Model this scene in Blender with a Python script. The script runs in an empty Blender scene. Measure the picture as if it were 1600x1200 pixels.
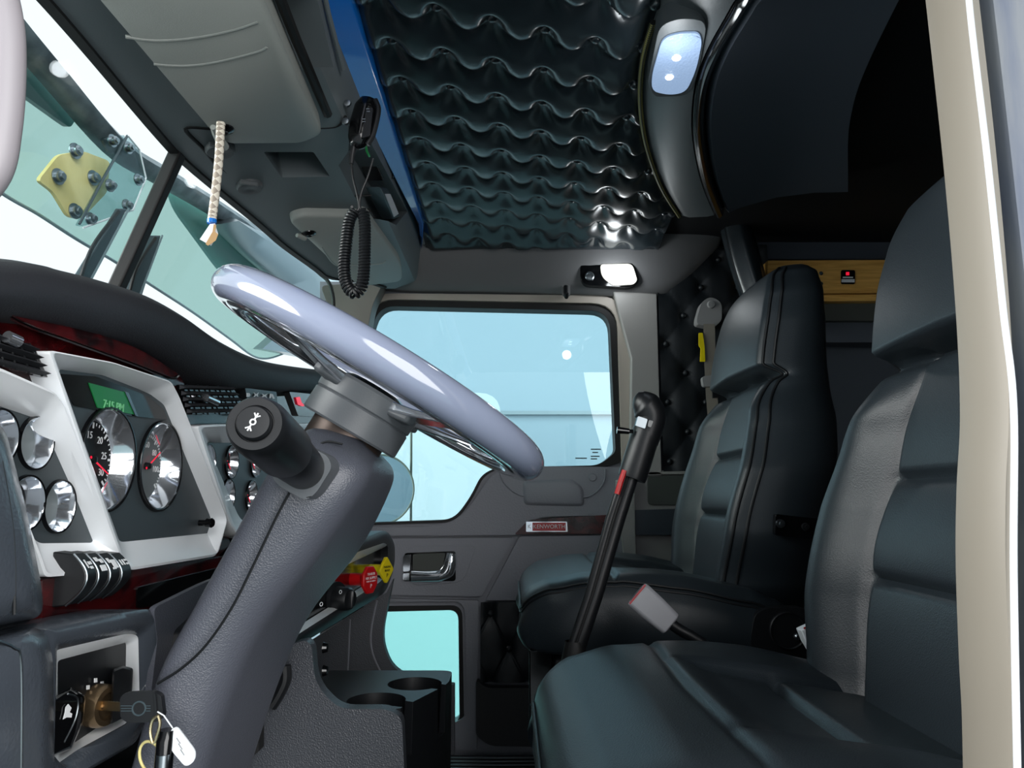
import bpy, bmesh, math, random
from mathutils import Vector, Matrix
random.seed(7)
SC = bpy.context.scene
COL = SC.collection
V = Vector
sin, cos, pi, sqrt, exp = math.sin, math.cos, math.pi, math.sqrt, math.exp

# ------------------------------------------------------------------ camera
F = 1150.0
TH = math.atan(180 / F)
CAM = V((0, 0, 0.75))
cd = bpy.data.cameras.new('camera'); co = bpy.data.objects.new('camera', cd); COL.objects.link(co)
co.location = CAM; co.rotation_euler = (pi / 2 + TH, 0, 0)
cd.sensor_width = 36; cd.lens = 36 * F / 1600; cd.clip_start = 0.01
SC.camera = co

def ray(u, v):
    a, b = (u - 800) / F, (600 - v) / F
    return V((a, cos(TH) - b * sin(TH), sin(TH) + b * cos(TH)))
def P(u, v, y):
    d = ray(u, v); return CAM + d * (y / d.y)
def PX(u, v, x):
    d = ray(u, v); return CAM + d * (x / d.x)
def PZ(u, v, z):
    d = ray(u, v); return CAM + d * ((z - CAM.z) / d.z)
def PP(u, v, p0, n):
    d = ray(u, v); return CAM + d * ((V(p0) - CAM).dot(V(n)) / d.dot(V(n)))

# ------------------------------------------------------------------ materials
def lin(c):
    out = []
    for k in c[:3]:
        k = k / 255
        out.append(k / 12.92 if k <= 0.04045 else ((k + 0.055) / 1.055) ** 2.4)
    return (*out, 1)

def mat(name, rgb, rough=0.5, metal=0.0, bump=None, coat=0.0, emit=None, spec=0.5, vary=None, sheen=0):
    m = bpy.data.materials.new(name); m.use_nodes = True
    nt = m.node_tree; b = nt.nodes['Principled BSDF']
    b.inputs['Base Color'].default_value = lin(rgb)
    b.inputs['Roughness'].default_value = rough
    b.inputs['Metallic'].default_value = metal
    b.inputs['Specular IOR Level'].default_value = spec
    if coat: b.inputs['Coat Weight'].default_value = coat; b.inputs['Coat Roughness'].default_value = 0.04
    if emit:
        b.inputs['Emission Color'].default_value = lin(emit[0]); b.inputs['Emission Strength'].default_value = emit[1]
    tc = nt.nodes.new('ShaderNodeTexCoord')
    if bump:
        kind, scale, strength = bump[:3]
        if kind == 'leather':
            t = nt.nodes.new('ShaderNodeTexVoronoi'); t.inputs['Scale'].default_value = scale
            t.feature = 'SMOOTH_F1'; out = t.outputs['Distance']
        else:
            t = nt.nodes.new('ShaderNodeTexNoise'); t.inputs['Scale'].default_value = scale
            t.inputs['Detail'].default_value = 4; out = t.outputs['Fac']
        mp = nt.nodes.new('ShaderNodeMapping')
        if len(bump) > 3: mp.inputs['Scale'].default_value = bump[3]
        nt.links.new(tc.outputs['Object'], mp.inputs['Vector']); nt.links.new(mp.outputs['Vector'], t.inputs['Vector'])
        bp = nt.nodes.new('ShaderNodeBump'); bp.inputs['Strength'].default_value = strength
        bp.inputs['Distance'].default_value = 0.002
        nt.links.new(out, bp.inputs['Height']); nt.links.new(bp.outputs['Normal'], b.inputs['Normal'])
    if vary:
        rgb2, scale = vary[:2]
        t = nt.nodes.new('ShaderNodeTexNoise'); t.inputs['Scale'].default_value = scale; t.inputs['Detail'].default_value = 6
        t.inputs['Distortion'].default_value = vary[3] if len(vary) > 3 else 0
        mp = nt.nodes.new('ShaderNodeMapping')
        if len(vary) > 2 and vary[2]: mp.inputs['Scale'].default_value = vary[2]
        nt.links.new(tc.outputs['Object'], mp.inputs['Vector']); nt.links.new(mp.outputs['Vector'], t.inputs['Vector'])
        cr = nt.nodes.new('ShaderNodeValToRGB'); cr.color_ramp.elements[0].position = 0.38; cr.color_ramp.elements[1].position = 0.66
        cr.color_ramp.elements[0].color = lin(rgb); cr.color_ramp.elements[1].color = lin(rgb2)
        nt.links.new(t.outputs['Fac'], cr.inputs['Fac']); nt.links.new(cr.outputs['Color'], b.inputs['Base Color'])
    return m

def glassmat(name, tint, gloss=0.08, rough=0.0):
    m = bpy.data.materials.new(name); m.use_nodes = True
    nt = m.node_tree; nt.nodes.clear()
    o = nt.nodes.new('ShaderNodeOutputMaterial'); mx = nt.nodes.new('ShaderNodeMixShader')
    tr = nt.nodes.new('ShaderNodeBsdfTransparent'); tr.inputs['Color'].default_value = lin(tint)
    gl = nt.nodes.new('ShaderNodeBsdfGlossy'); gl.inputs['Roughness'].default_value = rough
    mx.inputs['Fac'].default_value = gloss
    nt.links.new(tr.outputs[0], mx.inputs[1]); nt.links.new(gl.outputs[0], mx.inputs[2]); nt.links.new(mx.outputs[0], o.inputs['Surface'])
    return m

def braidmat(name, c1, c2, c3, sc):
    m = bpy.data.materials.new(name); m.use_nodes = True
    nt = m.node_tree; b = nt.nodes['Principled BSDF']; b.inputs['Roughness'].default_value = 0.6
    uv = nt.nodes.new('ShaderNodeUVMap')
    mp = nt.nodes.new('ShaderNodeMapping'); mp.inputs['Rotation'].default_value = (0, 0, pi / 4)
    ck = nt.nodes.new('ShaderNodeTexChecker'); ck.inputs['Scale'].default_value = sc
    ck.inputs['Color1'].default_value = lin(c1); ck.inputs['Color2'].default_value = lin(c2)
    nt.links.new(uv.outputs[0], mp.inputs[0]); nt.links.new(mp.outputs[0], ck.inputs['Vector']); nt.links.new(ck.outputs['Color'], b.inputs['Base Color'])
    return m

M = {}
M['leather'] = mat('black_leather', (37, 44, 49), 0.38, bump=('leather', 800, 0.12), spec=0.4)
M['leather_fine'] = mat('black_tufted_leather', (36, 45, 50), 0.27, bump=('noise', 160, 0.03), spec=1.0)
M['leather_matte'] = mat('black_wall_leather', (24, 29, 33), 0.42, bump=('leather', 700, 0.1), spec=0.5)
M['pipe'] = mat('black_piping', (15, 18, 21), 0.5)
M['pad'] = mat('black_padded_vinyl', (66, 72, 80), 0.27, bump=('leather', 420, 0.12))
M['grey'] = mat('grey_headliner_plastic', (108, 116, 119), 0.5, bump=('noise', 500, 0.12))
M['visor'] = mat('grey_visor_vinyl', (156, 160, 155), 0.55, bump=('noise', 600, 0.1))
M['sidegrey'] = mat('dark_grey_side_plastic', (118, 118, 119), 0.5, bump=('noise', 500, 0.12))
M['archgrey'] = mat('grey_arch_plastic', (88, 92, 94), 0.45, bump=('noise', 500, 0.12))
M['taupe'] = mat('taupe_frame_plastic', (180, 171, 160), 0.5, bump=('noise', 500, 0.1))
M['taupe_dark'] = mat('dark_taupe_plastic', (108, 103, 97), 0.5)
M['pillar'] = mat('pillar_grey_plastic', (158, 156, 153), 0.5, bump=('noise', 500, 0.1))
M['column'] = mat('column_leatherette', (78, 81, 90), 0.38, bump=('leather', 850, 0.22))
M['hub'] = mat('hub_grey_plastic', (92, 96, 100), 0.4, bump=('noise', 600, 0.08))
M['door'] = mat('door_grain_plastic', (136, 138, 146), 0.45, bump=('noise', 200, 0.35))
M['engine'] = mat('console_grain_plastic', (62, 65, 71), 0.38, bump=('leather', 620, 0.35))
M['black'] = mat('black_plastic', (20, 22, 25), 0.4)
M['gloss'] = mat('gloss_black', (10, 11, 13), 0.12)
M['brow'] = mat('dash_brow_black', (40, 42, 47), 0.65, bump=('noise', 400, 0.2))
M['rubber'] = mat('black_rubber', (12, 12, 13), 0.6)
M['chrome'] = mat('chrome', (235, 240, 246), 0.10, 0.92)
M['steel'] = mat('brushed_steel', (150, 158, 163), 0.3, 1.0)
M['gunmetal'] = mat('mirror_back', (150, 178, 192), 0.4)
M['silver'] = mat('silver_paint', (248, 252, 255), 0.32, 0.0)
M['wood'] = mat('dark_burl_wood', (26, 6, 8), 0.2, coat=0.25, spec=.3, vary=((80, 16, 20), 22, (1, 1, 1), 1.5))
M['gaugegrey'] = mat('gauge_panel_grey', (62, 70, 74), 0.45)
M['face'] = mat('gauge_face_black', (12, 15, 18), 0.35)
M['facegrey'] = mat('gauge_face_grey', (110, 118, 120), 0.3)
M['white'] = mat('white_marking', (235, 238, 240), 0.5)
M['red'] = mat('red_plastic', (200, 20, 24), 0.35)
M['badgered'] = mat('badge_red', (190, 22, 34), 0.3)
M['redglow'] = mat('red_indicator', (230, 30, 60), 0.4, emit=((230, 30, 60), 0.6))
M['yellow'] = mat('yellow_plastic', (245, 222, 20), 0.35)
M['lcd'] = mat('green_lcd', (22, 92, 48), 0.25, emit=((20, 105, 50), 0.25))
M['lcdtext'] = mat('lcd_text', (100, 170, 120), 0.4, emit=((110, 180, 130), 0.2))
M['blue'] = mat('blue_paint', (20, 122, 220), 0.22, coat=0.5)
M['rim'] = mat('lavender_grey_paint', (138, 147, 169), 0.12, coat=0.8)
M['lens'] = mat('lamp_lens', (110, 124, 146), 0.3, emit=((170, 200, 240), 0.45), bump=('leather', 260, 0.5))
M['led'] = mat('led_spot', (255, 255, 255), 0.3, emit=((240, 248, 255), 3))
M['lens_warm'] = mat('lamp_lens_side', (150, 152, 150), 0.3, emit=((245, 245, 235), .8), bump=('leather', 260, 0.5))
M['pine'] = mat('pine_board', (232, 184, 102), 0.5, vary=((205, 152, 74), 5, (2, 9, 26), 0.6))
M['cream'] = mat('cream_jamb_paint', (132, 127, 116), 0.45)
M['jamb'] = mat('worn_white_seal', (132, 138, 146), 0.5, vary=((104, 114, 134), 14, (5, 5, 0.6)))
M['mauve'] = mat('grab_handle_vinyl', (150, 145, 150), 0.5)
M['brass'] = mat('brass_plate', (240, 228, 160), 0.5, 0.0, vary=((205, 190, 115), 9))
M['greymetal'] = mat('weathered_metal', (120, 132, 138), 0.45, 0.4, vary=((80, 92, 98), 20))
M['darkmetal'] = mat('dark_wiper_metal', (62, 76, 82), 0.5, 0.2)
M['greyplate'] = mat('grey_bracket_plate', (128, 146, 152), 0.4, 0.2)
M['teal'] = mat('hood_reflection_green', (150, 196, 194), 0.25)
M['teal_dark'] = mat('bracket_shadow_green', (84, 116, 120), 0.3)
M['darkcloth'] = mat('dark_curtain', (26, 31, 36), 0.5)
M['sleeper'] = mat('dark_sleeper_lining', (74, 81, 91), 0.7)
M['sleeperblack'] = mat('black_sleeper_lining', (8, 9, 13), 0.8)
M['floor'] = mat('black_floor_mat', (22, 24, 27), 0.7)
M['beltgrey'] = mat('grey_belt_plastic', (150, 150, 150), 0.45)
M['belt'] = mat('belt_webbing', (140, 134, 124), 0.75)
M['buckle'] = mat('light_grey_buckle', (165, 165, 170), 0.45)
M['olive'] = mat('olive_grey_insert', (74, 78, 74), 0.6)
M['brassrim'] = mat('bronze_lock_ring', (150, 128, 100), 0.25, 0.9)
M['neck'] = mat('brown_grey_neck', (84, 72, 66), 0.35, 0.6)
M['keyblade'] = mat('key_blade_metal', (200, 186, 150), 0.25, 0.9)
M['paper'] = mat('white_card', (225, 230, 235), 0.6)
M['tan'] = mat('tan_leather_tip', (170, 135, 90), 0.6)
M['wallout'] = mat('pale_blue_wall', (136, 158, 168), 0.7)
M['ground'] = mat('pale_concrete', (98, 122, 124), 0.8)
M['reflection'] = mat('pale_reflection_panel', (178, 194, 198), 0.5)
M['olivemetal'] = mat('mirror_bracket_metal', (120, 128, 112), 0.5)
M['braid'] = braidmat('braided_cord', (232, 224, 208), (160, 148, 134), (0, 0, 0), 4.0)
M['stitch'] = braidmat('yellow_stitch_cord', (150, 140, 70), (25, 25, 22), (0, 0, 0), 3.0)
M['glass'] = glassmat('window_glass', (228, 242, 245), 0.035)
M['glass_low'] = glassmat('lower_window_glass', (208, 242, 240), 0.04)
M['windshield'] = glassmat('windshield_glass', (246, 249, 249), 0.02)
M['acrylic'] = glassmat('clear_acrylic', (214, 226, 228), 0.05)
M['tealglass'] = glassmat('green_tinted_acrylic', (204, 222, 218), 0.03)

# ------------------------------------------------------------------ helpers
WL = {}
def finish(name, bm, material, parent=None, smooth=True, bevel=0, segs=2, angle=35, subsurf=0):
    bmesh.ops.recalc_face_normals(bm, faces=bm.faces)
    off = WL.get(parent, V((0, 0, 0)))
    if parent is not None:
        for v in bm.verts: v.co -= off
    me = bpy.data.meshes.new(name); bm.to_mesh(me); bm.free()
    mats = material if isinstance(material, (list, tuple)) else [material]
    for m in mats: me.materials.append(m)
    o = bpy.data.objects.new(name, me); COL.objects.link(o)
    if parent is not None: o.parent = parent; WL[o] = off
    else: WL[o] = V((0, 0, 0))
    if smooth:
        me.shade_smooth()
        me.set_sharp_from_angle(angle=math.radians(angle))
    if bevel:
        md = o.modifiers.new('bevel', 'BEVEL'); md.width = bevel; md.segments = segs; md.limit_method = 'ANGLE'; md.angle_limit = math.radians(40)
        md.harden_normals = False
    if subsurf:
        md = o.modifiers.new('sub', 'SUBSURF'); md.levels = subsurf; md.render_levels = subsurf
    return o

def tag(o, label=None, cat=None, group=None, kind=None):
    if label: o['label'] = label
    if cat: o['category'] = cat
    if group: o['group'] = group
    if kind: o['kind'] = kind
    return o

def thing(name, label, cat, loc=(0, 0, 0), group=None, kind=None):
    o = bpy.data.objects.new(name, None); COL.objects.link(o); o.location = loc; o.empty_display_size = 0.02
    WL[o] = V(loc)
    return tag(o, label, cat, group, kind)

def NB(): return bmesh.new()

def loft(bm, secs, closed=True, cap=True, uv=False):
    rows = [[bm.verts.new(p) for p in s] for s in secs]
    n = len(rows[0]); lay = bm.loops.layers.uv.verify() if uv else None
    for i in range(len(rows) - 1):
        for j in range(n if closed else n - 1):
            k = (j + 1) % n
            f = bm.faces.new((rows[i][j], rows[i][k], rows[i + 1][k], rows[i + 1][j]))
            if uv:
                for lp, (a, b) in zip(f.loops, ((i, j), (i, j + 1), (i + 1, j + 1), (i + 1, j))): lp[lay].uv = (b / n * uv[0], a / (len(rows) - 1) * uv[1])
    if cap and closed:
        bm.faces.new(rows[0]); bm.faces.new(rows[-1])
    return rows

def frames(pts):
    pts = [V(p) for p in pts]; out = []
    t0 = (pts[1] - pts[0]).normalized()
    nrm = t0.orthogonal().normalized()
    for i, p in enumerate(pts):
        a = pts[max(i - 1, 0)]; b = pts[min(i + 1, len(pts) - 1)]
        t = (b - a).normalized()
        nrm = (nrm - t * nrm.dot(t)).normalized()
        out.append((p, nrm.copy(), t.cross(nrm).normalized()))
    return out

def tube(bm, pts, r, n=12, cap=True, uv=False, flat=None):
    fr = frames(pts); secs = []
    for i, (p, a, b) in enumerate(fr):
        rr = r[i] if isinstance(r, (list, tuple)) else r
        secs.append([p + a * (cos(2 * pi * k / n) * rr) + b * (sin(2 * pi * k / n) * rr) for k in range(n)])
    return loft(bm, secs, True, cap, uv)

def ring(bm, c, axis, R, r, n=96, m=16, sq=1.0):
    axis = V(axis).normalized(); a = axis.orthogonal().normalized(); b = axis.cross(a)
    c = V(c); rows = []
    for i in range(n):
        d = a * cos(2 * pi * i / n) + b * sin(2 * pi * i / n)
        rows.append([bm.verts.new(c + d * (R + r * cos(2 * pi * k / m)) + axis * (r * sq * sin(2 * pi * k / m))) for k in range(m)])
    for i in range(n):
        for k in range(m):
            bm.faces.new((rows[i][k], rows[i][(k + 1) % m], rows[(i + 1) % n][(k + 1) % m], rows[(i + 1) % n][k]))

def lathe(bm, prof, c, axis, n=40, up=None, mi=0):
    axis = V(axis).normalized(); a = axis.orthogonal().normalized(); b = axis.cross(a); c = V(c)
    rows = []
    for r, h in prof:
        if r < 1e-6: rows.append([bm.verts.new(c + axis * h)])
        else: rows.append([bm.verts.new(c + axis * h + (a * cos(2 * pi * k / n) + b * sin(2 * pi * k / n)) * r) for k in range(n)])
    for i in range(len(rows) - 1):
        A, B = rows[i], rows[i + 1]
        for k in range(n):
            k2 = (k + 1) % n
            if len(A) == 1 and len(B) == 1: continue
            if len(A) == 1: f = bm.faces.new((A[0], B[k2], B[k]))
            elif len(B) == 1: f = bm.faces.new((A[k], A[k2], B[0]))
            else: f = bm.faces.new((A[k], A[k2], B[k2], B[k]))
            f.material_index = mi

def box(bm, c, s, rot=None):
    c = V(c); hs = V(s) / 2; vs = []
    for x in (-1, 1):
        for y in (-1, 1):
            for z in (-1, 1):
                p = V((x * hs.x, y * hs.y, z * hs.z))
                if rot: p = rot @ p
                vs.append(bm.verts.new(c + p))
    for q in ((0, 1, 3, 2), (4, 6, 7, 5), (0, 4, 5, 1), (2, 3, 7, 6), (0, 2, 6, 4), (1, 5, 7, 3)):
        bm.faces.new([vs[i] for i in q])

def hexa(bm, bot, top):
    a = [bm.verts.new(p) for p in bot]; b = [bm.verts.new(p) for p in top]; n = len(a)
    bm.faces.new(a); bm.faces.new(b)
    for i in range(n): bm.faces.new((a[i], a[(i + 1) % n], b[(i + 1) % n], b[i]))

def plate(bm, loops, off, mi=0):
    """planar outline(s) with holes, thickened by the vector off"""
    off = V(off); L1 = [[bm.verts.new(V(p)) for p in L] for L in loops]
    edges = []
    for L in L1:
        for i in range(len(L)): edges.append(bm.edges.new((L[i], L[(i + 1) % len(L)])))
    r = bmesh.ops.triangle_fill(bm, use_beauty=True, use_dissolve=False, edges=edges)
    faces = [g for g in r['geom'] if isinstance(g, bmesh.types.BMFace)]
    mp = {}
    for L in L1:
        for v in L: mp[v] = bm.verts.new(v.co + off)
    for f in faces:
        f.material_index = mi
        try: bm.faces.new([mp[v] for v in reversed(f.verts)]).material_index = mi
        except Exception: pass
    for L in L1:
        for i in range(len(L)):
            a, b = L[i], L[(i + 1) % len(L)]
            bm.faces.new((a, b, mp[b], mp[a])).material_index = mi

def rnd(pts, r=8, n=5):
    """fillet the corners of a 2-D outline"""
    out = []; N = len(pts)
    for i in range(N):
        p = V((pts[i][0], pts[i][1])); rr = pts[i][2] if len(pts[i]) > 2 else r
        a = V(pts[i - 1][:2]) - p; b = V(pts[(i + 1) % N][:2]) - p
        d = min(rr, a.length * 0.48, b.length * 0.48)
        if d < 0.01: out.append((p.x, p.y)); continue
        s, e = p + a.normalized() * d, p + b.normalized() * d
        for k in range(n + 1):
            t = k / n; q = s * (1 - t) ** 2 + p * (2 * t * (1 - t)) + e * t * t
            out.append((q.x, q.y))
    return out

def crv(pts, n=8, closed=False):
    """Catmull-Rom through points of any dimension"""
    pts = [tuple(p) for p in pts]; N = len(pts); out = []
    for i in range(N if closed else N - 1):
        p0 = pts[(i - 1) % N] if closed or i > 0 else pts[0]
        p1, p2 = pts[i], pts[(i + 1) % N]
        p3 = pts[(i + 2) % N] if closed or i + 2 < N else pts[-1]
        for k in range(n):
            t = k / n
            out.append(tuple(0.5 * (2 * b + (c - a) * t + (2 * a - 5 * b + 4 * c - d) * t * t + (3 * b - a - 3 * c + d) * t ** 3) for a, b, c, d in zip(p0, p1, p2, p3)))
    if not closed: out.append(pts[-1])
    return out

def sm(a, b, x):
    t = min(max((x - a) / (b - a), 0), 1); return t * t * (3 - 2 * t)
def itp(tab, x):
    if x <= tab[0][0]: return tab[0][1]
    for (a, va), (b, vb) in zip(tab, tab[1:]):
        if x <= b: return va + (vb - va) * sm(a, b, x) * 0.5 + (vb - va) * 0.5 * (x - a) / (b - a)
    return tab[-1][1]
def gs(x, w): return exp(-(x / w) ** 2)

def text(s, size, material, origin, xd, yd, parent, name='lettering', extrude=0.0004, align='CENTER'):
    cu = bpy.data.curves.new('t', 'FONT'); cu.body = s; cu.size = size; cu.align_x = align; cu.align_y = 'CENTER'; cu.extrude = extrude
    cu.resolution_u = 3
    ob = bpy.data.objects.new('t', cu); COL.objects.link(ob)
    dg = bpy.context.evaluated_depsgraph_get(); dg.update()
    me = bpy.data.meshes.new_from_object(ob.evaluated_get(dg))
    bpy.data.objects.remove(ob); bpy.data.curves.remove(cu)
    xd = V(xd).normalized(); yd = V(yd); yd = (yd - xd * yd.dot(xd)).normalized(); zd = xd.cross(yd)
    bm = NB(); bm.from_mesh(me); bpy.data.meshes.remove(me)
    for v in bm.verts: v.co = V(origin) + xd * v.co.x + yd * v.co.y + zd * v.co.z
    return finish(name, bm, material, parent, smooth=False)

def carve(o, cutter):
    """subtract the cutter's mesh from o for good, and delete the cutter"""
    md = o.modifiers.new('cut', 'BOOLEAN'); md.operation = 'DIFFERENCE'; md.object = cutter; md.solver = 'EXACT'
    dg = bpy.context.evaluated_depsgraph_get(); dg.update()
    me = bpy.data.meshes.new_from_object(o.evaluated_get(dg))
    o.modifiers.clear(); old = o.data; o.data = me; bpy.data.meshes.remove(old)
    cm = cutter.data; bpy.data.objects.remove(cutter); bpy.data.meshes.remove(cm)
    me.shade_smooth(); me.set_sharp_from_angle(angle=math.radians(30))

def pxplate(name, material, parent, loops, mp, off, bevel=0.0, segs=2):
    bm = NB(); plate(bm, [[mp(u, v) for u, v in L] for L in loops], off)
    return finish(name, bm, material, parent, bevel=bevel, segs=segs)

# ================================================================== SETTING
def struct(name, bm, material, **k): return tag(finish(name, bm, material, None, **k), kind='structure')

# ---- tufted ceiling
ZC = 1.446
def ceiling():
    arch = [(PZ(u, v, 1.437).y, PZ(u, v, 1.437).x) for u, v in inner]; arch.sort()
    bm = NB(); a1, a2, o = V((.078, .025)), V((.002, .102)), V((-.181, 1.128))
    det = a1.x * a2.y - a1.y * a2.x
    nx, ny = 150, 360
    x0, x1, y0, y1 = -.235, .40, .12, 1.95
    rows = []
    for j in range(ny + 1):
        y = y0 + (y1 - y0) * j / ny; r = []
        for i in range(nx + 1):
            x = x0 + (x1 - x0) * i / nx
            d = V((x, y)) - o
            p = (d.x * a2.y - d.y * a2.x) / det; q = (a1.x * d.y - a1.y * d.x) / det
            fp = p - math.floor(p)
            q2 = q - 0.36 * (1 - abs(2 * fp - 1) ** 1.6)
            f2 = q2 - math.floor(q2)
            puff = .0175 * (1 - exp(-f2 / .17)) * (1 - exp(-(1 - f2) / .07)) * (.9 + .25 * f2)
            dq = q - math.floor(q); dp = abs(p - bp) if (bp := round(p)) is not None else 0; bq = round(q)
            dd = (dp * .08) ** 2 + ((q - bq) * .102) ** 2
            puff *= 1 - .95 * exp(-dd / .013 ** 2)
            puff *= 1 - .9 * exp(-(dp / (.13 + .30 * dq)) ** 2) * (1 - sm(.25, .95, dq))
            puff -= .0015 * gs(dp, .03) * (1 - sm(.2, .6, dq))
            edge = min(1, (x - x0) / .03, (y1 - y) / .05, (itp(arch, y) - x + .005) / .045); edge = max(edge, 0)
            r.append(bm.verts.new((x, y, ZC - puff * sm(0, 1, edge) - .018 * sm(1.80, 1.95, y))))
        rows.append(r)
    for j in range(ny):
        for i in range(nx): bm.faces.new((rows[j][i], rows[j][i + 1], rows[j + 1][i + 1], rows[j + 1][i]))
    for q in range(-10, 9):
        for p in range(-1, 9):
            c = o + a1 * p + a2 * q
            if x0 + .02 < c.x < x1 - .02 and y0 + .03 < c.y < y1 - .03:
                lathe(bm, [(0, -.011), (.005, -.0104), (.0082, -.007), (.0088, .002)], (c.x, c.y, ZC), (0, 0, 1), 14)
    o_ = struct('ceiling', bm, M['leather_fine'], angle=70); return o_
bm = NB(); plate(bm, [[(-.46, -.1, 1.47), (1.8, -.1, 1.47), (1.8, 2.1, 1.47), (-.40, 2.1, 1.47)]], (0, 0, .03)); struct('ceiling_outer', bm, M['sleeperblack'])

# ---- blue strip along the front edge of the ceiling
bm = NB(); secs = []
for y in [.12 + .0905 * k for k in range(21)]:
    k = sm(1.95, .7, y) if 0 else max(0, min(1, (1.93 - y) / 1.1)) ** .8; w_ = .004 + .044 * k
    xr = -.219 - .026 * sm(1.75, 1.93, y)
    secs.append([V((xr - w_, y, ZC - .006 - .050 * k)), V((xr - .002, y, ZC - .022)), V((xr, y, ZC - .012)), V((xr, y, ZC + .01)), V((xr - w_ + .004, y, ZC + .01))])
loft(bm, secs)
tag(finish('trim_blue', bm, M['blue'], bevel=.002), kind='structure')

# ---- arch that frames the sleeper opening
inner = crv([(1180, -900), (1100, -300), (1050, -40), (1032, 10), (1011, 75), (1004, 130), (1006, 185), (1016, 235), (1036, 290), (1064, 336)], 6)
outer = crv([(1400, -900), (1240, -300), (1165, -40), (1142, 10), (1106, 75), (1086, 130), (1080, 190), (1085, 240), (1097, 290), (1116, 336)], 6)
ceiling()
Pi = [PZ(u, v, 1.437) for u, v in inner]; Po = [PZ(u, v, 1.405) for u, v in outer]
bm = NB(); secs = []
for a, b in zip(Pi, Po):
    m1 = a.lerp(b, .25) - V((0, 0, .006)); m2 = a.lerp(b, .8) - V((0, 0, .004))
    secs.append([a + V((0, 0, .02)), a, m1, m2, b, b + V((0, 0, .05))])
loft(bm, secs, True, True); struct('trim_arch', bm, M['archgrey'], angle=60)
bm = NB(); tube(bm, [a + V((-.004, 0, -.004)) for a in Pi[20:]], .0045, 8, uv=(2, 60)); struct('trim_stitching', bm, M['stitch'])
bm = NB(); secs = []
Ps = []
for i, b in enumerate(Po):
    t = (Po[min(i + 1, len(Po) - 1)] - Po[max(i - 1, 0)]).normalized(); s = t.cross(V((0, 0, 1))).normalized()
    if s.x < 0: s = -s
    Ps.append((b, s)); secs.append([b + V((0, 0, .03)), b + s * .003 + V((0, 0, -.004)), b + s * .011 + V((0, 0, -.011)), b + s * .02 + V((0, 0, -.004)), b + s * .025 + V((0, 0, .02))])
loft(bm, secs, True, True); struct('trim_rubber_seal', bm, M['gloss'], angle=60)
# dark headliner behind the arch
bm = NB(); secs = []
far = crv([(1700, -900), (1520, -300), (1430, -50), (1402, 5), (1365, 80), (1340, 140), (1328, 190), (1325, 225), (1325, 262), (1325, 300)], 6)
for (b, s), (u, v) in zip(Ps, far):
    a0 = b + s * .026 + V((0, 0, .012)); a1_ = a0 + s * .008 + V((0, 0, -.012)); a2_ = a0 + s * .03 + V((0, 0, -.004)); e = PZ(u, v, 1.43)
    e = a0.lerp(e, 1.0)
    secs.append([a0, a1_, a2_, a2_.lerp(e, .35) + V((0, 0, .012)), a2_.lerp(e, .7) + V((0, 0, .01)), e, e + V((0, 0, .03)), a0 + V((0, 0, .03))])
loft(bm, secs, True, True); struct('ceiling_sleeper', bm, M['sleeper'], angle=60)

# ---- sleeper shell
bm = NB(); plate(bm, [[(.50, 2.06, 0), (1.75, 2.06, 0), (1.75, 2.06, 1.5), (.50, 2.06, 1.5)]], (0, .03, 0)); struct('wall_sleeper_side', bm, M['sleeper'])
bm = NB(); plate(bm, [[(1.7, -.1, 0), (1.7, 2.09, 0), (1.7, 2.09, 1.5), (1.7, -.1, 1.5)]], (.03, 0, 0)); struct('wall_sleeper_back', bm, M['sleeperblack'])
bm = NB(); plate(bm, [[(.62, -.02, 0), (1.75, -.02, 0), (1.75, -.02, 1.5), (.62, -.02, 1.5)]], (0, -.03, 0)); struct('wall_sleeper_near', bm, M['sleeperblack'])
# black overhead bulkhead in the sleeper with its thin lower lip
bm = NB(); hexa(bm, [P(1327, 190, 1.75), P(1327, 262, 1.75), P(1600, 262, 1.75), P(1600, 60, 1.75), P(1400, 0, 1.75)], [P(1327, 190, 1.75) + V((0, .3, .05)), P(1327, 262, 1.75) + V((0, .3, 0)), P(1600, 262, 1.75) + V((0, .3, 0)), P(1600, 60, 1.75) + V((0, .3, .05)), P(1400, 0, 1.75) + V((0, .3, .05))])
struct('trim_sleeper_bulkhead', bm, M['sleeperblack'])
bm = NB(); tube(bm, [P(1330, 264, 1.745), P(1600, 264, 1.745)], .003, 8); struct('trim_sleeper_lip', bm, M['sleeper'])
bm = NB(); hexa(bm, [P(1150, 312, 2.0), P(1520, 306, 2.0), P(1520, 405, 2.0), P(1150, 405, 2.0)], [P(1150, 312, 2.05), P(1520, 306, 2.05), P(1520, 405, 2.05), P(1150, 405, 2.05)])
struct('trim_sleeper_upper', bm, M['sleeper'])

# ---- floor
bm = NB(); plate(bm, [[(-.9, -.1, -.03), (1.75, -.1, -.03), (1.75, 2.09, -.03), (-.9, 2.09, -.03)]], (0, 0, .03)); struct('floor', bm, M['floor'])
bm = NB(); plate(bm, [[(-.92, -.1, 0), (-.92, 2.05, 0), (-.92, 2.05, .9), (-.92, -.1, .9)]], (.03, 0, 0)); struct('wall_firewall', bm, M['rubber'])

# ---- header panel between the ceiling and the passenger door
lo = crv([(500, 478), (560, 450), (640, 453), (780, 455), (900, 459), (1010, 463), (1052, 456), (1090, 425), (1124, 385)], 6)
hi = crv([(560, 440), (630, 418), (668, 379), (760, 374), (860, 360), (960, 343), (1045, 327), (1085, 326), (1124, 330)], 6)
bm = NB(); secs = []
for (u, v), (a, b) in zip(lo, hi):
    L, H = P(u, v, 1.985), P(a, b, 1.925)
    m1 = L.lerp(H, .15) + V((0, -.012, 0)); m2 = L.lerp(H, .6) + V((0, -.012, 0))
    secs.append([L + V((0, .03, 0)), L, m1, m2, H, H + V((0, .08, .02))])
loft(bm, secs, True, True); struct('wall_header', bm, M['sidegrey'], angle=60)

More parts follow.
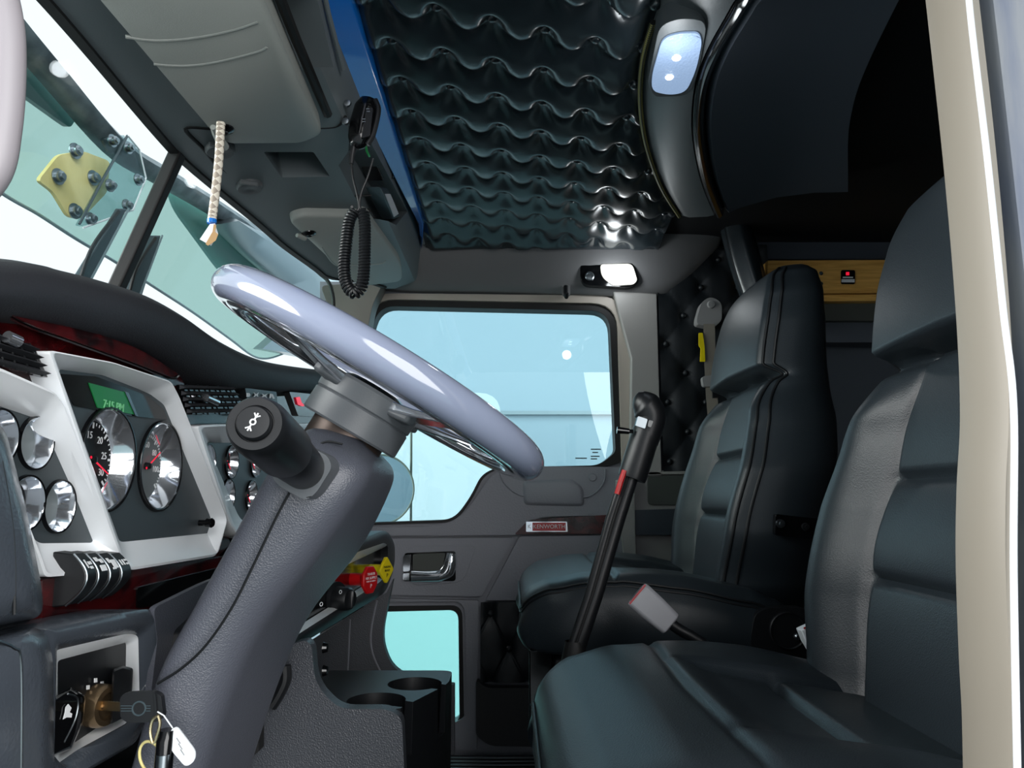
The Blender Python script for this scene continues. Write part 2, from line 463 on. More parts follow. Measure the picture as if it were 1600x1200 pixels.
# ---- windshield pillar on the passenger side, door post and rear corner
bm = NB(); plate(bm, [[P(u, v, 1.93) for u, v in rnd([(500, 446), (600, 440), (582, 476), (566, 560), (560, 640), (470, 640), (514, 575), (521, 500)], 10)]], (0, .06, 0)); struct('trim_windshield_pillar', bm, M['taupe_dark'], bevel=.004)
bm = NB(); plate(bm, [[P(u, v, 1.975) for u, v in [(958, 455), (1026, 458), (1034, 745), (984, 745), (986, 560)]]], (0, .05, 0)); struct('trim_door_post', bm, M['pillar'], bevel=.004)
bm = NB(); plate(bm, [[P(u, v, 1.985) for u, v in [(975, 735), (1140, 735), (1140, 905), (975, 905)]]], (0, .05, 0)); struct('wall_rear_corner', bm, M['pillar'])
bm = NB(); plate(bm, [[P(u, v, 1.978) for u, v in rnd([(1012, 743), (1140, 743), (1140, 789), (1012, 789)], 8)]], (0, .006, 0)); struct('trim_olive_insert', bm, M['olive'], bevel=.002)
bm = NB(); plate(bm, [[P(u, v, 1.965) for u, v in rnd([(988, 797), (1140, 793), (1140, 836), (990, 836)], 8)]], (0, .02, 0)); struct('trim_padded_band', bm, M['pad'], bevel=.008, segs=3)
bm = NB(); plate(bm, [[P(u, v, 1.975) for u, v in [(988, 738), (1078, 736), (1074, 741), (988, 742)]]], (0, .01, 0)); struct('trim_ledge', bm, M['pillar'], bevel=.001)
bm = NB(); plate(bm, [[P(u, v, 1.96) for u, v in [(963, 750), (991, 745), (994, 870), (976, 870)]]], (0, .05, 0)); struct('trim_post_lower', bm, M['pillar'], bevel=.004)

# tufted black panel on the rear side wall (diamond folds meet at the buttons)
def tufted(name, poly, y, sp, org, parent=None, amp=.009):
    """flat outline in pixels -> padded panel at depth y with diamond tufting"""
    pts = [P(u, v, y) for u, v in poly]
    xs = [p.x for p in pts]; zs = [p.z for p in pts]; n = 90
    x0, x1, z0, z1 = min(xs), max(xs), min(zs), max(zs)
    def inside(x, z):
        c = False
        for i in range(len(pts)):
            a, b = pts[i], pts[i - 1]
            if (a.z > z) != (b.z > z) and x < (b.x - a.x) * (z - a.z) / (b.z - a.z) + a.x: c = not c
        return c
    bm = NB(); g = {}
    st = (z1 - z0) / n; nxx = int((x1 - x0) / st) + 1
    for i in range(nxx + 1):
        for j in range(n + 1):
            x, z = x0 + i * st, z0 + j * st
            if not inside(x, z): continue
            a = (x - org[0]) / sp[0]; b = (z - org[1]) / sp[1]
            p, q = (a + b) / 2, (a - b) / 2
            r2 = (p - round(p)) ** 2 + (q - round(q)) ** 2
            h = 1 - .95 * exp(-r2 / .035) - .35 * exp(-r2 / .16)
            h -= .30 * max(exp(-((p - round(p)) / .03) ** 2), exp(-((q - round(q)) / .03) ** 2))
            g[i, j] = bm.verts.new((x, y - amp * max(h, -.3), z))
    for i in range(nxx):
        for j in range(n):
            k = [(i, j), (i + 1, j), (i + 1, j + 1), (i, j + 1)]
            if all(c in g for c in k): bm.faces.new([g[c] for c in k])
    for i in range(-12, 13):
        for j in range(-12, 13):
            if (i + j) % 2: continue
            x, z = org[0] + i * sp[0], org[1] + j * sp[1]
            if inside(x, z) and inside(x - .012, z) and inside(x + .012, z): lathe(bm, [(0, -.008), (.005, -.0072), (.008, -.003), (.008, .004)], (x, y - .002, z), (0, 1, 0), 14)
    return finish(name, bm, M['leather_matte'], parent, angle=80)
o1 = P(1071, 490, 1.96); o2 = P(1043, 535, 1.96)
bm = NB(); plate(bm, [[P(u, v, 2.04) for u, v in [(1000, 370), (1210, 370), (1210, 765), (1000, 765)]]], (0, .02, 0)); struct('wall_rear_panel', bm, M['sleeper'])
tp = tufted('tufted_panel', [(1026, 400), (1200, 380), (1200, 742), (1032, 742)], 1.985, (abs(o2.x - o1.x), abs(o2.z - o1.z)), (o1.x, o1.z))
tag(tp, 'black diamond-tufted leather panel on the side wall behind the passenger seat belt', 'panel')

# ---- near door jamb, close to the lens
def jamb(name, pts, width, y, m):
    c = crv(pts, 8); bm = NB(); secs = []
    for u, v in c:
        a = P(u, v, y); b = P(u + width, v, y)
        secs.append([a + V((.004, .03, 0)), a, a + V((.006, -.010, 0)), b + V((-.006, -.010, 0)), b, b + V((-.002, .03, 0))])
    loft(bm, secs); return struct(name, bm, m, angle=50)
jamb('trim_near_jamb', [(1468, -140), (1485, 0), (1513, 250), (1533, 480), (1540, 640), (1535, 760), (1534, 880), (1540, 1040), (1546, 1150), (1550, 1320)], 42, .40, M['cream'])
jamb('trim_near_seal', [(1500, -140), (1518, 0), (1546, 250), (1570, 480), (1590, 680), (1598, 800), (1602, 1320)], 90, .41, M['jamb'])
bm = NB(); secs = []
for u, v in crv([(1508, -140), (1514, 0), (1543, 250), (1567, 480), (1584, 640), (1584, 900), (1592, 1320)], 8):
    c = P(u, v, .385); secs.append([c + V((cos(2 * pi * k / 10) * .0017, sin(2 * pi * k / 10) * .0017, 0)) for k in range(10)])
loft(bm, secs); struct('trim_near_bead', bm, M['paper'])
# padded grab handle on the near windshield pillar
gh = thing('grab_handle', 'mauve-grey padded grab handle at the near windshield pillar, top corner', 'grab handle', P(0, 150, .36))
bm = NB(); tube(bm, [P(u, v, .36) for u, v in crv([(-60, -120), (-10, -40), (10, 30), (13, 110), (6, 200), (-10, 270), (-60, 330)], 8)], [.0082] * 49, 16); finish('grip', bm, M['mauve'], gh)
for v in (-120, 332):
    bm = NB(); tube(bm, [P(-58, v, .36), P(-110, v, .40)], .009, 12); finish('mount', bm, M['black'], gh)

# ================================================================== SEATS
def seat(label):
    YC = 1.43
    t = thing('driver_seat', label, 'seat', (.3, YC, 0))
    # --- backrest
    zb, zt = .535, 1.195; H = zt - zb
    hwt = [(0, .15), (.04, .185), (.12, .212), (.25, .240), (.40, .246), (.52, .222), (.62, .19), (.68, .182), (.80, .183), (.88, .172), (.95, .142), (.985, .105), (1.0, .06)]
    def zz(k, nz): return zb + H * k / nz
    xf = lambda z: .369 + (z - .535) * .235 - .012 * gs(z - .72, .1)
    def front(s, z, tt):
        a = abs(s)
        head = sm(.968, .985, z)
        bol = sm(.44, .80, a)
        d = .042 * bol * (1 - head) * sm(1.0, .90, z) + .004
        pad = 0
        if z < .975:
            edges = [.535, .722, .832, .975]
            for lo_, hi_ in zip(edges, edges[1:]):
                if lo_ <= z < hi_:
                    tau = (z - lo_) / (hi_ - lo_)
                    pad = .015 * (max(0, sin(pi * min(1, tau * .92 + .04))) ** .45) * (1.1 - .45 * tau)
                    if lo_ == .535: pad = .015 * sin(pi * (.35 + .6 * tau)) ** .5
            mid = 1 - sm(.43, .53, a)
            d += pad * mid
            d -= mid * .008 * (gs(z - .722, .005) + gs(z - .832, .005))
            d -= .008 * gs(a - .50, .028)
        d += head * (.046 + .010 * max(0, sin(pi * min(1, max(0, (z - .975) / .2)))) ** .6) * (1 - .25 * a * a)
        d -= .016 * gs(z - .974 + .012 * a, .007)
        return d
    NZ, NF, NBK = 170, 96, 36
    secs = []; pipes = {(-1, 0): [], (-1, 1): [], (1, 0): []}
    for k in range(NZ + 1):
        tt = k / NZ; tt = tt + .0 ; z = zz(k, NZ); hw = itp(hwt, tt)
        th = .100 - .055 * sm(.35, 1, tt)
        shrink = 1.0
        if tt > .90: shrink = sqrt(max(0.02, 1 - ((tt - .90) / .1002) ** 2))
        if tt < .07: shrink = sqrt(max(0.02, 1 - ((.07 - tt) / .0702) ** 2))
        th2 = th * shrink; xc = xf(z) + th / 2
        row = []
        for i in range(NF + 1):
            s = -1 + 2 * i / NF; a = abs(s); rr = max(0, (a - .84) / .16)
            e = th2 / 2 * (1 - sqrt(max(0, 1 - rr * rr)))
            row.append(V((xc - th2 / 2 + e - front(s, z, tt) * (1 - rr ** 2) * min(1, shrink * 1.1), YC + s * hw, z)))
        for i in range(1, NBK):
            s = 1 - 2 * i / NBK; a = abs(s); rr = max(0, (a - .6) / .4)
            e = th2 * .62 * (1 - sqrt(max(0, 1 - rr * rr))); e = min(e, th2 * .75)
            row.append(V((xc + th2 * .75 - e * 1.0, YC + s * hw * (1 + .0), z)))
        secs.append(row)
        if .03 < tt < .975:
            for (sd, w), lst in pipes.items():
                i0 = 3 + 2 * w; i = i0 if sd < 0 else NF - i0
                p = row[i].copy(); lst.append(p)
    bm = NB(); loft(bm, secs, True, True); br = finish('backrest', bm, M['leather'], t, angle=80)
    for (sd, w), lst in pipes.items():
        bm = NB(); tube(bm, [p + V((-.0006, 0, 0)) for p in lst], .0028, 8); finish('piping', bm, M['pipe'], br)
    # armrest bracket on the inner side of the backrest
    bm = NB(); b0 = P(1212, 803, 1.175); 
    plate(bm, [[P(u, v, 1.178) for u, v in rnd([(1212, 803), (1290, 812), (1290, 846), (1211, 836)], 4)]], (0, .012, 0)); bk = finish('armrest_bracket', bm, M['gloss'], t, bevel=.002)
    for u, v, r in ((1219, 818, .0065), (1258, 823, .0055), (1281, 827, .0045)):
        bm = NB(); lathe(bm, [(0, .006), (r * .4, .006), (r * .45, .004), (r, .004), (r * 1.1, 0)], P(u, v, 1.178), (0, -1, 0), 20); finish('bolt', bm, M['steel'] if u == 1219 else M['black'], bk)
    # --- cushion
    topz = [(0, .600), (.045, .622), (.10, .633), (.155, .635), (.25, .622), (.36, .601), (.41, .580), (.46, .535), (.50, .505)]
    secs = []; NX = 130; NT = 100; NS = 12; NB_ = 24
    zbot = .512
    for k in range(NX + 1):
        x = .015 + .485 * (k / NX) ** 1.6
        xx = x - .015
        q = 1 - min(1, xx / .11); hw = .25 * (.66 + .34 * sqrt(max(0, 1 - q * q)))
        hw *= (1 - .12 * sm(.38, .5, xx))
        q2 = 1 - min(1, xx / .022); z1 = itp(topz, xx) - .022 * (1 - sqrt(max(0, 1 - q2 * q2)))
        zl = zbot + .010 * (1 - sqrt(max(0, 1 - q2 * q2))) - .03 * sm(.2, .5, xx)
        row = []
        for i in range(NT + 1):
            s = -1 + 2 * i / NT; a = abs(s); rr = max(0, (a - .90) / .10)
            e = .016 * (1 - sqrt(max(0, 1 - rr * rr))) + .006 * sm(.75, 1, a)
            d = .012 * sm(.45, .75, a) * sm(.12, .24, xx) * (1 - rr)
            mid = 1 - sm(.44, .54, a)
            d -= .007 * gs(a - .50, .026) * sm(.14, .19, xx)
            if xx > .14:
                tau = (xx - .140) / .124
                if tau <= 1: d += .010 * mid * (max(0, sin(pi * min(1, max(0, tau) * .95 + .03))) ** .6)
                else: d += .017 * mid * (max(0, sin(pi * min(1, (tau - 1) * .6 + .05))) ** .4)
            d -= .006 * gs(xx - .140 - .006 * a, .0045) * sm(.98, .8, a) if 0 else .006 * gs(xx - .140 - .006 * a, .0045) * (1 - rr)
            d -= .010 * gs(xx - .262, .005) * mid
            d -= .021 * mid * sm(.135, .20, xx)
            row.append(V((x, YC + s * hw, z1 - e + d)))
        top_n, top_f = row[0].z, row[-1].z
        fx = V((-.007 * q2, 0, 0))
        for i in range(1, NS + 1):
            t_ = i / NS; row.append(V((x, YC + hw + .012 * sin(pi * t_) ** .7 if i < NS else YC + hw, top_f + (zl - top_f) * t_)) + fx * sin(pi * t_))
        for i in range(1, NB_): row.append(V((x, YC + hw * (1 - 2 * i / NB_), zl)) + fx * 0)
        for i in range(0, NS):
            t_ = i / NS; row.append(V((x, YC - hw - (.012 * sin(pi * t_) ** .7 if i else 0), zl + (top_n - zl) * t_)) + fx * sin(pi * t_))
        secs.append(row)
    bm = NB(); loft(bm, secs, True, True); cu = finish('seat_cushion', bm, M['leather'], t, angle=80)
    for dz in (0, .007):
        pts = [row[1].copy() + V((0, -.002, -dz)) for row in secs[112:3:-2]]
        pts += [secs[2][j].copy() + V((-.002, 0, -dz - .001)) for j in range(2, NT - 1, 6)]
        pts += [row[NT - 1].copy() + V((0, .002, -dz)) for row in secs[4:113:2]]
        bm = NB(); tube(bm, pts, .0021, 8); finish('piping', bm, M['pipe'], cu)
    # --- base, recliner cover, switches on the inner side
    bm = NB(); box(bm, (.27, YC, .42), (.42, .40, .17)); box(bm, (.27, YC, .20), (.34, .34, .28)); finish('seat_base', bm, M['black'], t, bevel=.012)
    bm = NB(); box(bm, (.045, YC - .19, .45), (.035, .06, .13)); box(bm, (.06, YC - .19, .46), (.06, .05, .012)); box(bm, (.06, YC - .19, .40), (.06, .05, .012)); finish('slide_bracket', bm, M['gloss'], t, bevel=.002)
    yc = YC - .262
    bm = NB(); plate(bm, [[P(u, v, yc) for u, v in rnd([(1172, 1000), (1180, 958), (1200, 950), (1262, 950), (1285, 975), (1288, 1025), (1175, 1025)], 14)]], (0, .03, 0)); hc = finish('recliner_cover', bm, M['black'], t, bevel=.006, segs=3)
    bm = NB(); lathe(bm, [(.028, 0), (.028, .004), (.0265, .005), (.025, .003), (0, .003)], P(1230, 985, yc), (0, -1, 0), 40); finish('pivot_disc', bm, M['black'], hc)
    bm = NB(); lathe(bm, [(0, .009), (.003, .009), (.005, .007), (.0055, .003)], P(1244, 994, yc), (0, -1, 0), 16); finish('screw', bm, M['steel'], hc)
    ys = YC - .235
    bm = NB(); plate(bm, [[P(u, v, ys) for u, v in rnd([(908, 972), (1075, 976), (1075, 1040), (905, 1040)], 6)]], (0, .03, 0)); sp = finish('switch_panel', bm, M['black'], t, bevel=.003)
    for (u, v, m) in ((936, 989, M['silver']), (986, 990, M['gloss']), (1032, 996, M['gloss'])):
        bm = NB(); plate(bm, [[P(a, b, ys) for a, b in rnd([(u - 21, v - 12), (u + 21, v - 10), (u + 22, v + 12), (u - 22, v + 11)], 3)]], (0, -.003, 0)); finish('switch_bezel', bm, M['pipe'], sp, bevel=.001)
        bm = NB(); plate(bm, [[P(a, b, ys - .003) for a, b in rnd([(u - 14, v - 7), (u, v - 4), (u + 14, v - 6), (u + 15, v + 7), (u - 14, v + 7)], 3)]], (0, -.006, 0)); finish('switch', bm, m, sp, bevel=.0015)
        bm = NB(); q = [(u + 2, v - 3), (u + 8, v - 3), (u + 8, v), (u + 4, v), (u + 4, v + 4), (u + 2, v + 4)]
        plate(bm, [[P(a, b, ys - .0095) for a, b in q]], (0, -.0006, 0)); finish('switch_icon', bm, M['white'] if m is not M['silver'] else M['steel'], sp)
    return t
pseat = seat('black leather passenger seat seen whole, behind the gear lever')
pseat.name = 'passenger_seat'
def copy_tree(o, parent=None):
    c = o.copy(); COL.objects.link(c); c.parent = parent
    for ch in list(o.children): copy_tree(ch, c)
    return c
dseat = copy_tree(pseat); dseat.name = 'driver_seat'; dseat['label'] = 'black leather driver seat nearest the open door, cut off by the cream jamb'
dseat.location = (.31, .73, -.058)
bm = NB(); plate(bm, [[(-.60, .95, 0), (-.60, 2.05, 0), (-.60, 2.05, .62), (-.60, .95, .62)]], (.02, 0, 0)); struct('wall_footwell', bm, M['engine'])

# ================================================================== PASSENGER DOOR
D = lambda dy=0: (lambda u, v: P(u, v, 2.0 + dy))
door = thing('door_1', None, None, (0, 2.0, .5), kind='structure')
Wg = rnd([(592, 478, 26), (952, 486, 30), (961, 690, 10), (962, 706, 12), (937, 727, 16), (775, 730, 20), (752, 742, 20), (733, 780, 30), (708, 812, 24), (540, 818, 10), (556, 600, 20)], 10, 6)
def grow(loop, d):
    n = len(loop); out = []
    for i in range(n):
        a, b = V(loop[i - 1]), V(loop[(i + 1) % n]); t = (b - a).normalized(); out.append((loop[i][0] + t.y * d, loop[i][1] - t.x * d))
    return out
Wgo = grow(Wg, 3)
outer_d = [(500, 440), (990, 440), (994, 1192), (500, 1192)]
Lw = rnd([(560, 957, 10), (716, 953, 16), (718, 1126, 22), (700, 1132, 10), (560, 1135)], 10, 6)
gasket_o = rnd([(580, 466, 36), (962, 472, 40), (972, 700, 10), (972, 722, 8), (938, 732, 10), (775, 733, 20), (755, 745, 20), (737, 782, 30), (710, 816, 24), (520, 822, 10), (548, 590, 20)], 10, 6)
bm = NB(); plate(bm, [[D(.018)(u, v) for u, v in outer_d], [D(.018)(u, v) for u, v in gasket_o], [D(.018)(u, v) for u, v in Lw]], (0, .05, 0)); finish('door_shell', bm, M['door'], door, bevel=0)
bm = NB(); plate(bm, [[D(.006)(u, v) for u, v in gasket_o], [D(.006)(u, v) for u, v in Wg]], (0, .05, 0)); g_ = finish('window_gasket', bm, M['rubber'], door, bevel=.003)
# taupe frame around the upper part of the window
fo = rnd([(512, 830), (548, 600), (566, 458, 44), (975, 462, 44), (990, 560), (988, 742), (970, 742)], 6, 6)
fi = rnd([(972, 742), (964, 474, 40), (581, 467, 36), (556, 600), (530, 822)], 6, 6)
bm = NB(); plate(bm, [[D(-.004)(u, v) for u, v in fo + fi]], (0, .03, 0)); finish('window_frame', bm, M['taupe'], door, bevel=.007, segs=3)
bm = NB(); plate(bm, [[D(.030)(u, v) for u, v in Wgo]], (0, .003, 0)); pane = finish('window_pane', bm, M['glass'], door)
for (u, v, w_) in ((908, 716, 18), (931, 702, 16), (930, 707, 9), (930, 713, 14), (928, 717, 10)):
    bm = NB(); plate(bm, [[D(.0295)(a, b) for a, b in [(u - w_ / 2, v - .9), (u + w_ / 2, v - .9), (u + w_ / 2, v + .9), (u - w_ / 2, v + .9)]]], (0, -.0004, 0)); finish('etched_mark', bm, M['darkmetal'], pane)
# grained lower panels; the diagonal and the horizontal seam show as gaps between them
def dpanel(name, pts, m, dy=-.004, r=4, bev=.006, th=.03, par=door): return pxplate(name, M[m], par, [rnd(pts, r)], D(dy), (0, th, 0), bevel=bev, segs=3)
dpanel('upper_panel', [(508, 826, 4), (690, 822, 30), (722, 806, 20), (744, 778, 20), (766, 742, 30), (800, 728, 16), (988, 730), (988, 804), (838, 808, 16), (808, 836), (508, 838)], 'door', -.006)
dpanel('front_panel', [(508, 842), (803, 840), (752, 932), (508, 928)], 'door')
dpanel('rear_panel', [(812, 838), (988, 836), (988, 938), (759, 938)], 'door', -.008)
wf = dpanel('lower_window_frame', [(540, 934), (748, 938), (745, 1172), (540, 1172)], 'door', .004)
carv = NB(); plate(carv, [[P(u, v, 1.95) for u, v in rnd([(530, 946), (724, 944, 20), (727, 1130, 26), (702, 1142), (530, 1145)], 10)]], (0, .2, 0)); carve(wf, finish('cut', carv, M['door'], None))
bm = NB(); plate(bm, [[D(.012)(u, v) for u, v in rnd([(535, 948), (722, 946, 18), (725, 1130, 24), (702, 1140), (535, 1143)], 10, 6)], [D(.012)(u, v) for u, v in Lw]], (0, .03, 0)); finish('lower_window_gasket', bm, M['rubber'], door, bevel=.003)
bm = NB(); plate(bm, [[D(.034)(u, v) for u, v in grow(Lw, 3)]], (0, .003, 0)); finish('lower_window_pane', bm, M['glass_low'], door)
# raised surround of the pull pocket, pocket and lower edge
bm = NB(); tube(bm, [D(-.008)(u, v) for u, v in crv([(780, 733), (786, 752), (805, 770), (828, 776), (905, 778), (930, 770), (944, 752), (946, 733)], 6)], .0022, 8); finish('pocket_outline', bm, M['door'], door)
pk = NB(); secs = []
for (i, (dy, g, m_)) in enumerate(((-.014, 0, 0), (-.013, 2, 0), (-.010, 4, 0), (-.005, 5.5, 0))):
    L = rnd([(822 - g, 757 - g), (888 + g, 753 - g), (906 + g, 762), (908 + g, 786 + g), (824 - g, 784 + g)], 8); secs.append([D(dy)(u, v) for u, v in L])
loft(pk, secs); finish('pull_pocket', pk, M['door'], door, bevel=0)
bm = NB(); lathe(bm, [(0, -.003), (.009, -.003), (.011, 0)], D(-.006)(926, 746), (0, 1, 0), 24); finish('screw_cover', bm, M['door'], door)
# wood strip with the badge
wd = dpanel('wood_strip', [(804, 835), (826, 812, 10), (988, 802), (988, 834)], 'wood', -.012, 3, .003, .01)
bd = pxplate('badge', M['chrome'], door, [rnd([(822, 815), (886, 815), (887, 831), (822, 831)], 1)], D(-.0135), (0, .003, 0), bevel=.0008)
pxplate('badge_field', M['badgered'], bd, [[(832, 816.5), (884, 816.5), (884, 829.5), (832, 829.5)]], D(-.0142), (0, .001, 0))
text('KENWORTH', .0150, M['white'], D(-.0148)(858, 823), (1, 0, 0), (0, 0, 1), bd)
text('K', .015, M['white'], D(-.0148)(827, 823), (1, 0, 0), (0, 0, 1), bd, 'emblem')
# inside door handle
hb = dpanel('handle_bezel', [(632, 862, 16), (650, 852, 20), (745, 852, 10), (724, 910, 18), (640, 915, 16)], 'door', -.010, 10, .004, .01)
hr = pxplate('handle_recess', M['gloss'], hb, [rnd([(632, 864), (712, 861), (712, 908), (630, 908)], 5)], D(-.0115), (0, .004, 0))
bm = NB(); plate(bm, [[D(-.013)(u, v) for u, v in rnd([(645, 866), (696, 864), (690, 892), (645, 892)], 3)]], (0, .003, 0)); finish('handle_hollow', bm, M['olive'], hb)
bm = NB(); secs = []
for u, v, a, b in crv([(643, 900, 8, .010), (670, 900, 8, .016), (690, 898, 9, .020), (701, 889, 11, .022), (705, 875, 9, .022), (706, 864, 7, .018)], 5):
    t_ = 0; c = D(-.014)(u, v); k = a * 2.0 / F
    dirv = V((0, 0, 1)) if u < 692 else V((-.75, 0, .66)) if u < 703 else V((-1, 0, .1))
    secs.append([c + dirv * (k * cos(q)) + V((0, -b * (.5 + .5 * sin(q)), 0)) for q in [2 * pi * i / 14 for i in range(14)]])
loft(bm, secs); finish('handle_lever', bm, M['chrome'], hb)
bm = NB(); plate(bm, [[D(-.015)(u, v) for u, v in rnd([(631, 868), (641, 866), (641, 892), (630, 893)], 3)]], (0, -.006, 0)); plate(bm, [[D(-.015)(u, v) for u, v in rnd([(630, 896), (640, 895), (640, 907), (630, 906)], 2)]], (0, -.006, 0)); finish('lock_button', bm, M['chrome'], hb, bevel=.002)
# tufted pad and map pocket at the lower rear of the door
a_ = P(766, 960, 1.985); b_ = P(795, 1015, 1.985)
tq = tufted('tufted_pad', [(750, 939), (905, 939), (905, 1066), (750, 1066)], 2.0, (abs(b_.x - a_.x), abs(b_.z - a_.z)), (a_.x, a_.z), door)
dpanel('map_pocket', [(744, 1062, 6), (760, 1075), (905, 1075), (905, 1168), (765, 1166, 18), (744, 1150)], 'black', -.02, 8, .006, .03)
bm = NB(); L = PZ(690, 1188, .11)
plate(bm, [[(-.22, 1.80, .085), (.25, 1.80, .085), (.25, 2.0, .085), (-.22, 2.0, .085)]], (0, 0, .02))
sill = tag(finish('trim_door_sill', bm, M['black'], None), kind='structure')
bm = NB()
for i in range(7): plate(bm, [[(-.2, 1.82 + .025 * i, .105), (.1, 1.82 + .025 * i, .105), (.1, 1.832 + .025 * i, .105), (-.2, 1.832 + .025 * i, .105)]], (0, 0, .004))
tag(finish('trim_sill_tread', bm, M['steel'], None, bevel=.001), kind='structure')

# coat hook and side lamp on the header
ch = thing('coat_hook', 'small dark plastic coat hook above the passenger window', 'hook', P(884, 450, 1.97))
bm = NB(); plate(bm, [[P(u, v, 1.968) for u, v in rnd([(877, 436), (891, 436), (891, 462), (879, 462)], 4)]], (0, .012, 0)); finish('hook_plate', bm, M['sidegrey'], ch, bevel=.002)
bm = NB(); tube(bm, [P(884, 447, 1.962), P(884, 461, 1.955), P(885, 464, 1.945), P(885, 458, 1.938)], .006, 10); finish('hook', bm, M['black'], ch)
sl = thing('side_lamp', 'lit white lamp in a black oval housing above the passenger window', 'lamp', P(950, 428, 1.955))
Yl = lambda y: (lambda u, v: P(u, v, y))
pxplate('housing', M['gloss'], sl, [rnd([(906, 414, 12), (920, 407, 14), (990, 408, 18), (1001, 440, 18), (985, 449, 12), (908, 445, 14)], 12)], Yl(1.948), (0, .03, 0), bevel=.004, segs=3)
pxplate('lens', M['lens_warm'], sl, [rnd([(938, 413), (988, 412, 8), (996, 438, 10), (990, 444), (958, 446), (940, 432, 10)], 5)], Yl(1.944), (0, .008, 0), bevel=.002)
bm = NB(); lathe(bm, [(.012, 0), (.013, -.004), (.010, -.006), (.009, -.002), (0, -.003)], P(921, 432, 1.946), (0, 1, 0), 24); finish('switch_button', bm, M['steel'], sl)
# dome lamp in the arch
dl = thing('dome_lamp', 'lit oblong dome lamp with two bright spots in the grey ceiling arch', 'lamp', PZ(1058, 100, 1.41))
Zl = lambda z: (lambda u, v: PZ(u, v, z))
pxplate('housing', M['archgrey'], dl, [rnd([(1012, 128, 8), (1030, 40, 18), (1062, 28, 20), (1106, 32, 20), (1092, 110, 20), (1078, 150, 20), (1020, 152, 14)], 10)], Zl(1.402), (0, 0, .03), bevel=.006, segs=3)
pxplate('lens', M['lens'], dl, [rnd([(1035, 60, 18), (1062, 52, 20), (1092, 52, 10), (1097, 66, 10), (1088, 110, 20), (1072, 144, 12), (1048, 149, 14), (1018, 143, 12), (1019, 118, 14)], 10)], Zl(1.399), (0, 0, .010), bevel=.004, segs=3)
for u, v in ((1057, 91), (1046, 121)):
    bm = NB(); lathe(bm, [(0, -.002), (.0055, -.0015), (.007, .001)], PZ(u, v, 1.3985), (0, 0, 1), 20); finish('bright_spot', bm, M['led'], dl)

# ================================================================== SEAT BELT ON THE SIDE WALL
sb = thing('seat_belt', 'grey webbing seat belt with a yellow tag on the tufted side wall', 'seat belt', P(1108, 540, 1.93))
bm = NB(); plate(bm, [[P(u, v, 1.935) for u, v in rnd([(1096, 472, 10), (1110, 463, 14), (1128, 472, 10), (1128, 500), (1116, 512), (1089, 506), (1089, 497)], 6)]], (0, .035, 0)); an = finish('anchor_cover', bm, M['beltgrey'], sb, bevel=.004, segs=3)
bm = NB(); lathe(bm, [(0, -.006), (.009, -.005), (.011, 0)], P(1111, 476, 1.935), (0, 1, 0), 20); finish('bolt', bm, M['beltgrey'], an)
bm = NB(); loft(bm, [[P(u - 9, v, y), P(u + 9, v, y), P(u + 9, v, y + .003), P(u - 9, v, y + .003)] for u, v, y in ((1108, 506, 1.925), (1109, 560, 1.925), (1112, 620, 1.925), (1118, 690, 1.925), (1112, 780, 1.925))]); finish('strap', bm, M['belt'], sb)
bm = NB(); plate(bm, [[P(u, v, 1.92) for u, v in rnd([(1092, 520), (1098, 520), (1101, 542), (1102, 565), (1094, 565), (1095, 544), (1092, 540)], 1)]], (0, .004, 0)); finish('yellow_tag', bm, M['yellow'], sb)
bm = NB(); plate(bm, [[P(u, v, 1.915) for u, v in rnd([(1097, 588), (1127, 584), (1127, 603), (1099, 604)], 5)]], (0, .02, 0)); finish('guide', bm, M['beltgrey'], sb, bevel=.003)
bm = NB(); plate(bm, [[P(u, v, 1.918) for u, v in rnd([(1113, 604), (1124, 604), (1124, 620), (1114, 622)], 2)]], (0, .012, 0)); finish('guide_catch', bm, M['black'], sb, bevel=.002)

# rolled curtain at the sleeper opening
cu = thing('sleeper_curtain', 'dark leather curtain tied back behind the passenger headrest', 'curtain', P(1140, 380, 1.93))
bm = NB(); secs = []
for i in range(41):
    t_ = i / 40; v = 285 + 230 * t_; uc = 1118 + 60 * t_ ** 1.2; wd_ = .030 + .012 * sin(pi * t_)
    c = P(uc + 18, v, 1.90)
    secs.append([c + V((cos(q) * wd_ * (1 + .10 * sin(5 * q + 2 * t_)), sin(q) * .035 * (1 + .10 * cos(4 * q)), 0)) for q in [2 * pi * k / 48 for k in range(48)]])
loft(bm, secs); cb = finish('folds', bm, M['leather_fine'], cu, angle=80)
bm = NB(); tube(bm, [s[26] + V((0, -.002, 0)) for s in secs[3:]], .0022, 8); finish('seam', bm, M['pipe'], cb)

# pine shelf in the sleeper with its sticker
sh = thing('pine_shelf', 'pale pine shelf board in the sleeper with a small sticker', 'shelf', P(1300, 440, 1.95))
bm = NB(); plate(bm, [[P(u, v, 1.93) for u, v in [(1199, 407), (1560, 405), (1560, 456), (1199, 459)]]], (0, .10, 0)); brd = finish('board', bm, M['pine'], sh, bevel=.002)
bm = NB(); plate(bm, [[P(u, v, 1.928) for u, v in [(1199, 461), (1560, 458), (1560, 469), (1199, 471)]]], (0, .10, 0)); finish('lower_board', bm, M['pine'], sh, bevel=.002)
for v in (427, 443):
    bm = NB(); lathe(bm, [(0, -.003), (.004, -.002), (.0055, 0)], P(1283, v, 1.93), (0, 1, 0), 14); finish('screw', bm, M['darkmetal'], brd)
st = pxplate('sticker', M['gloss'], brd, [rnd([(1314, 422), (1336, 422), (1336, 444), (1314, 444)], 3)], Yl(1.9285), (0, .001, 0))
pxplate('sticker_band', M['paper'], brd, [[(1315, 436), (1335.5, 436), (1335.5, 441), (1315, 441)]], Yl(1.9275), (0, .001, 0))
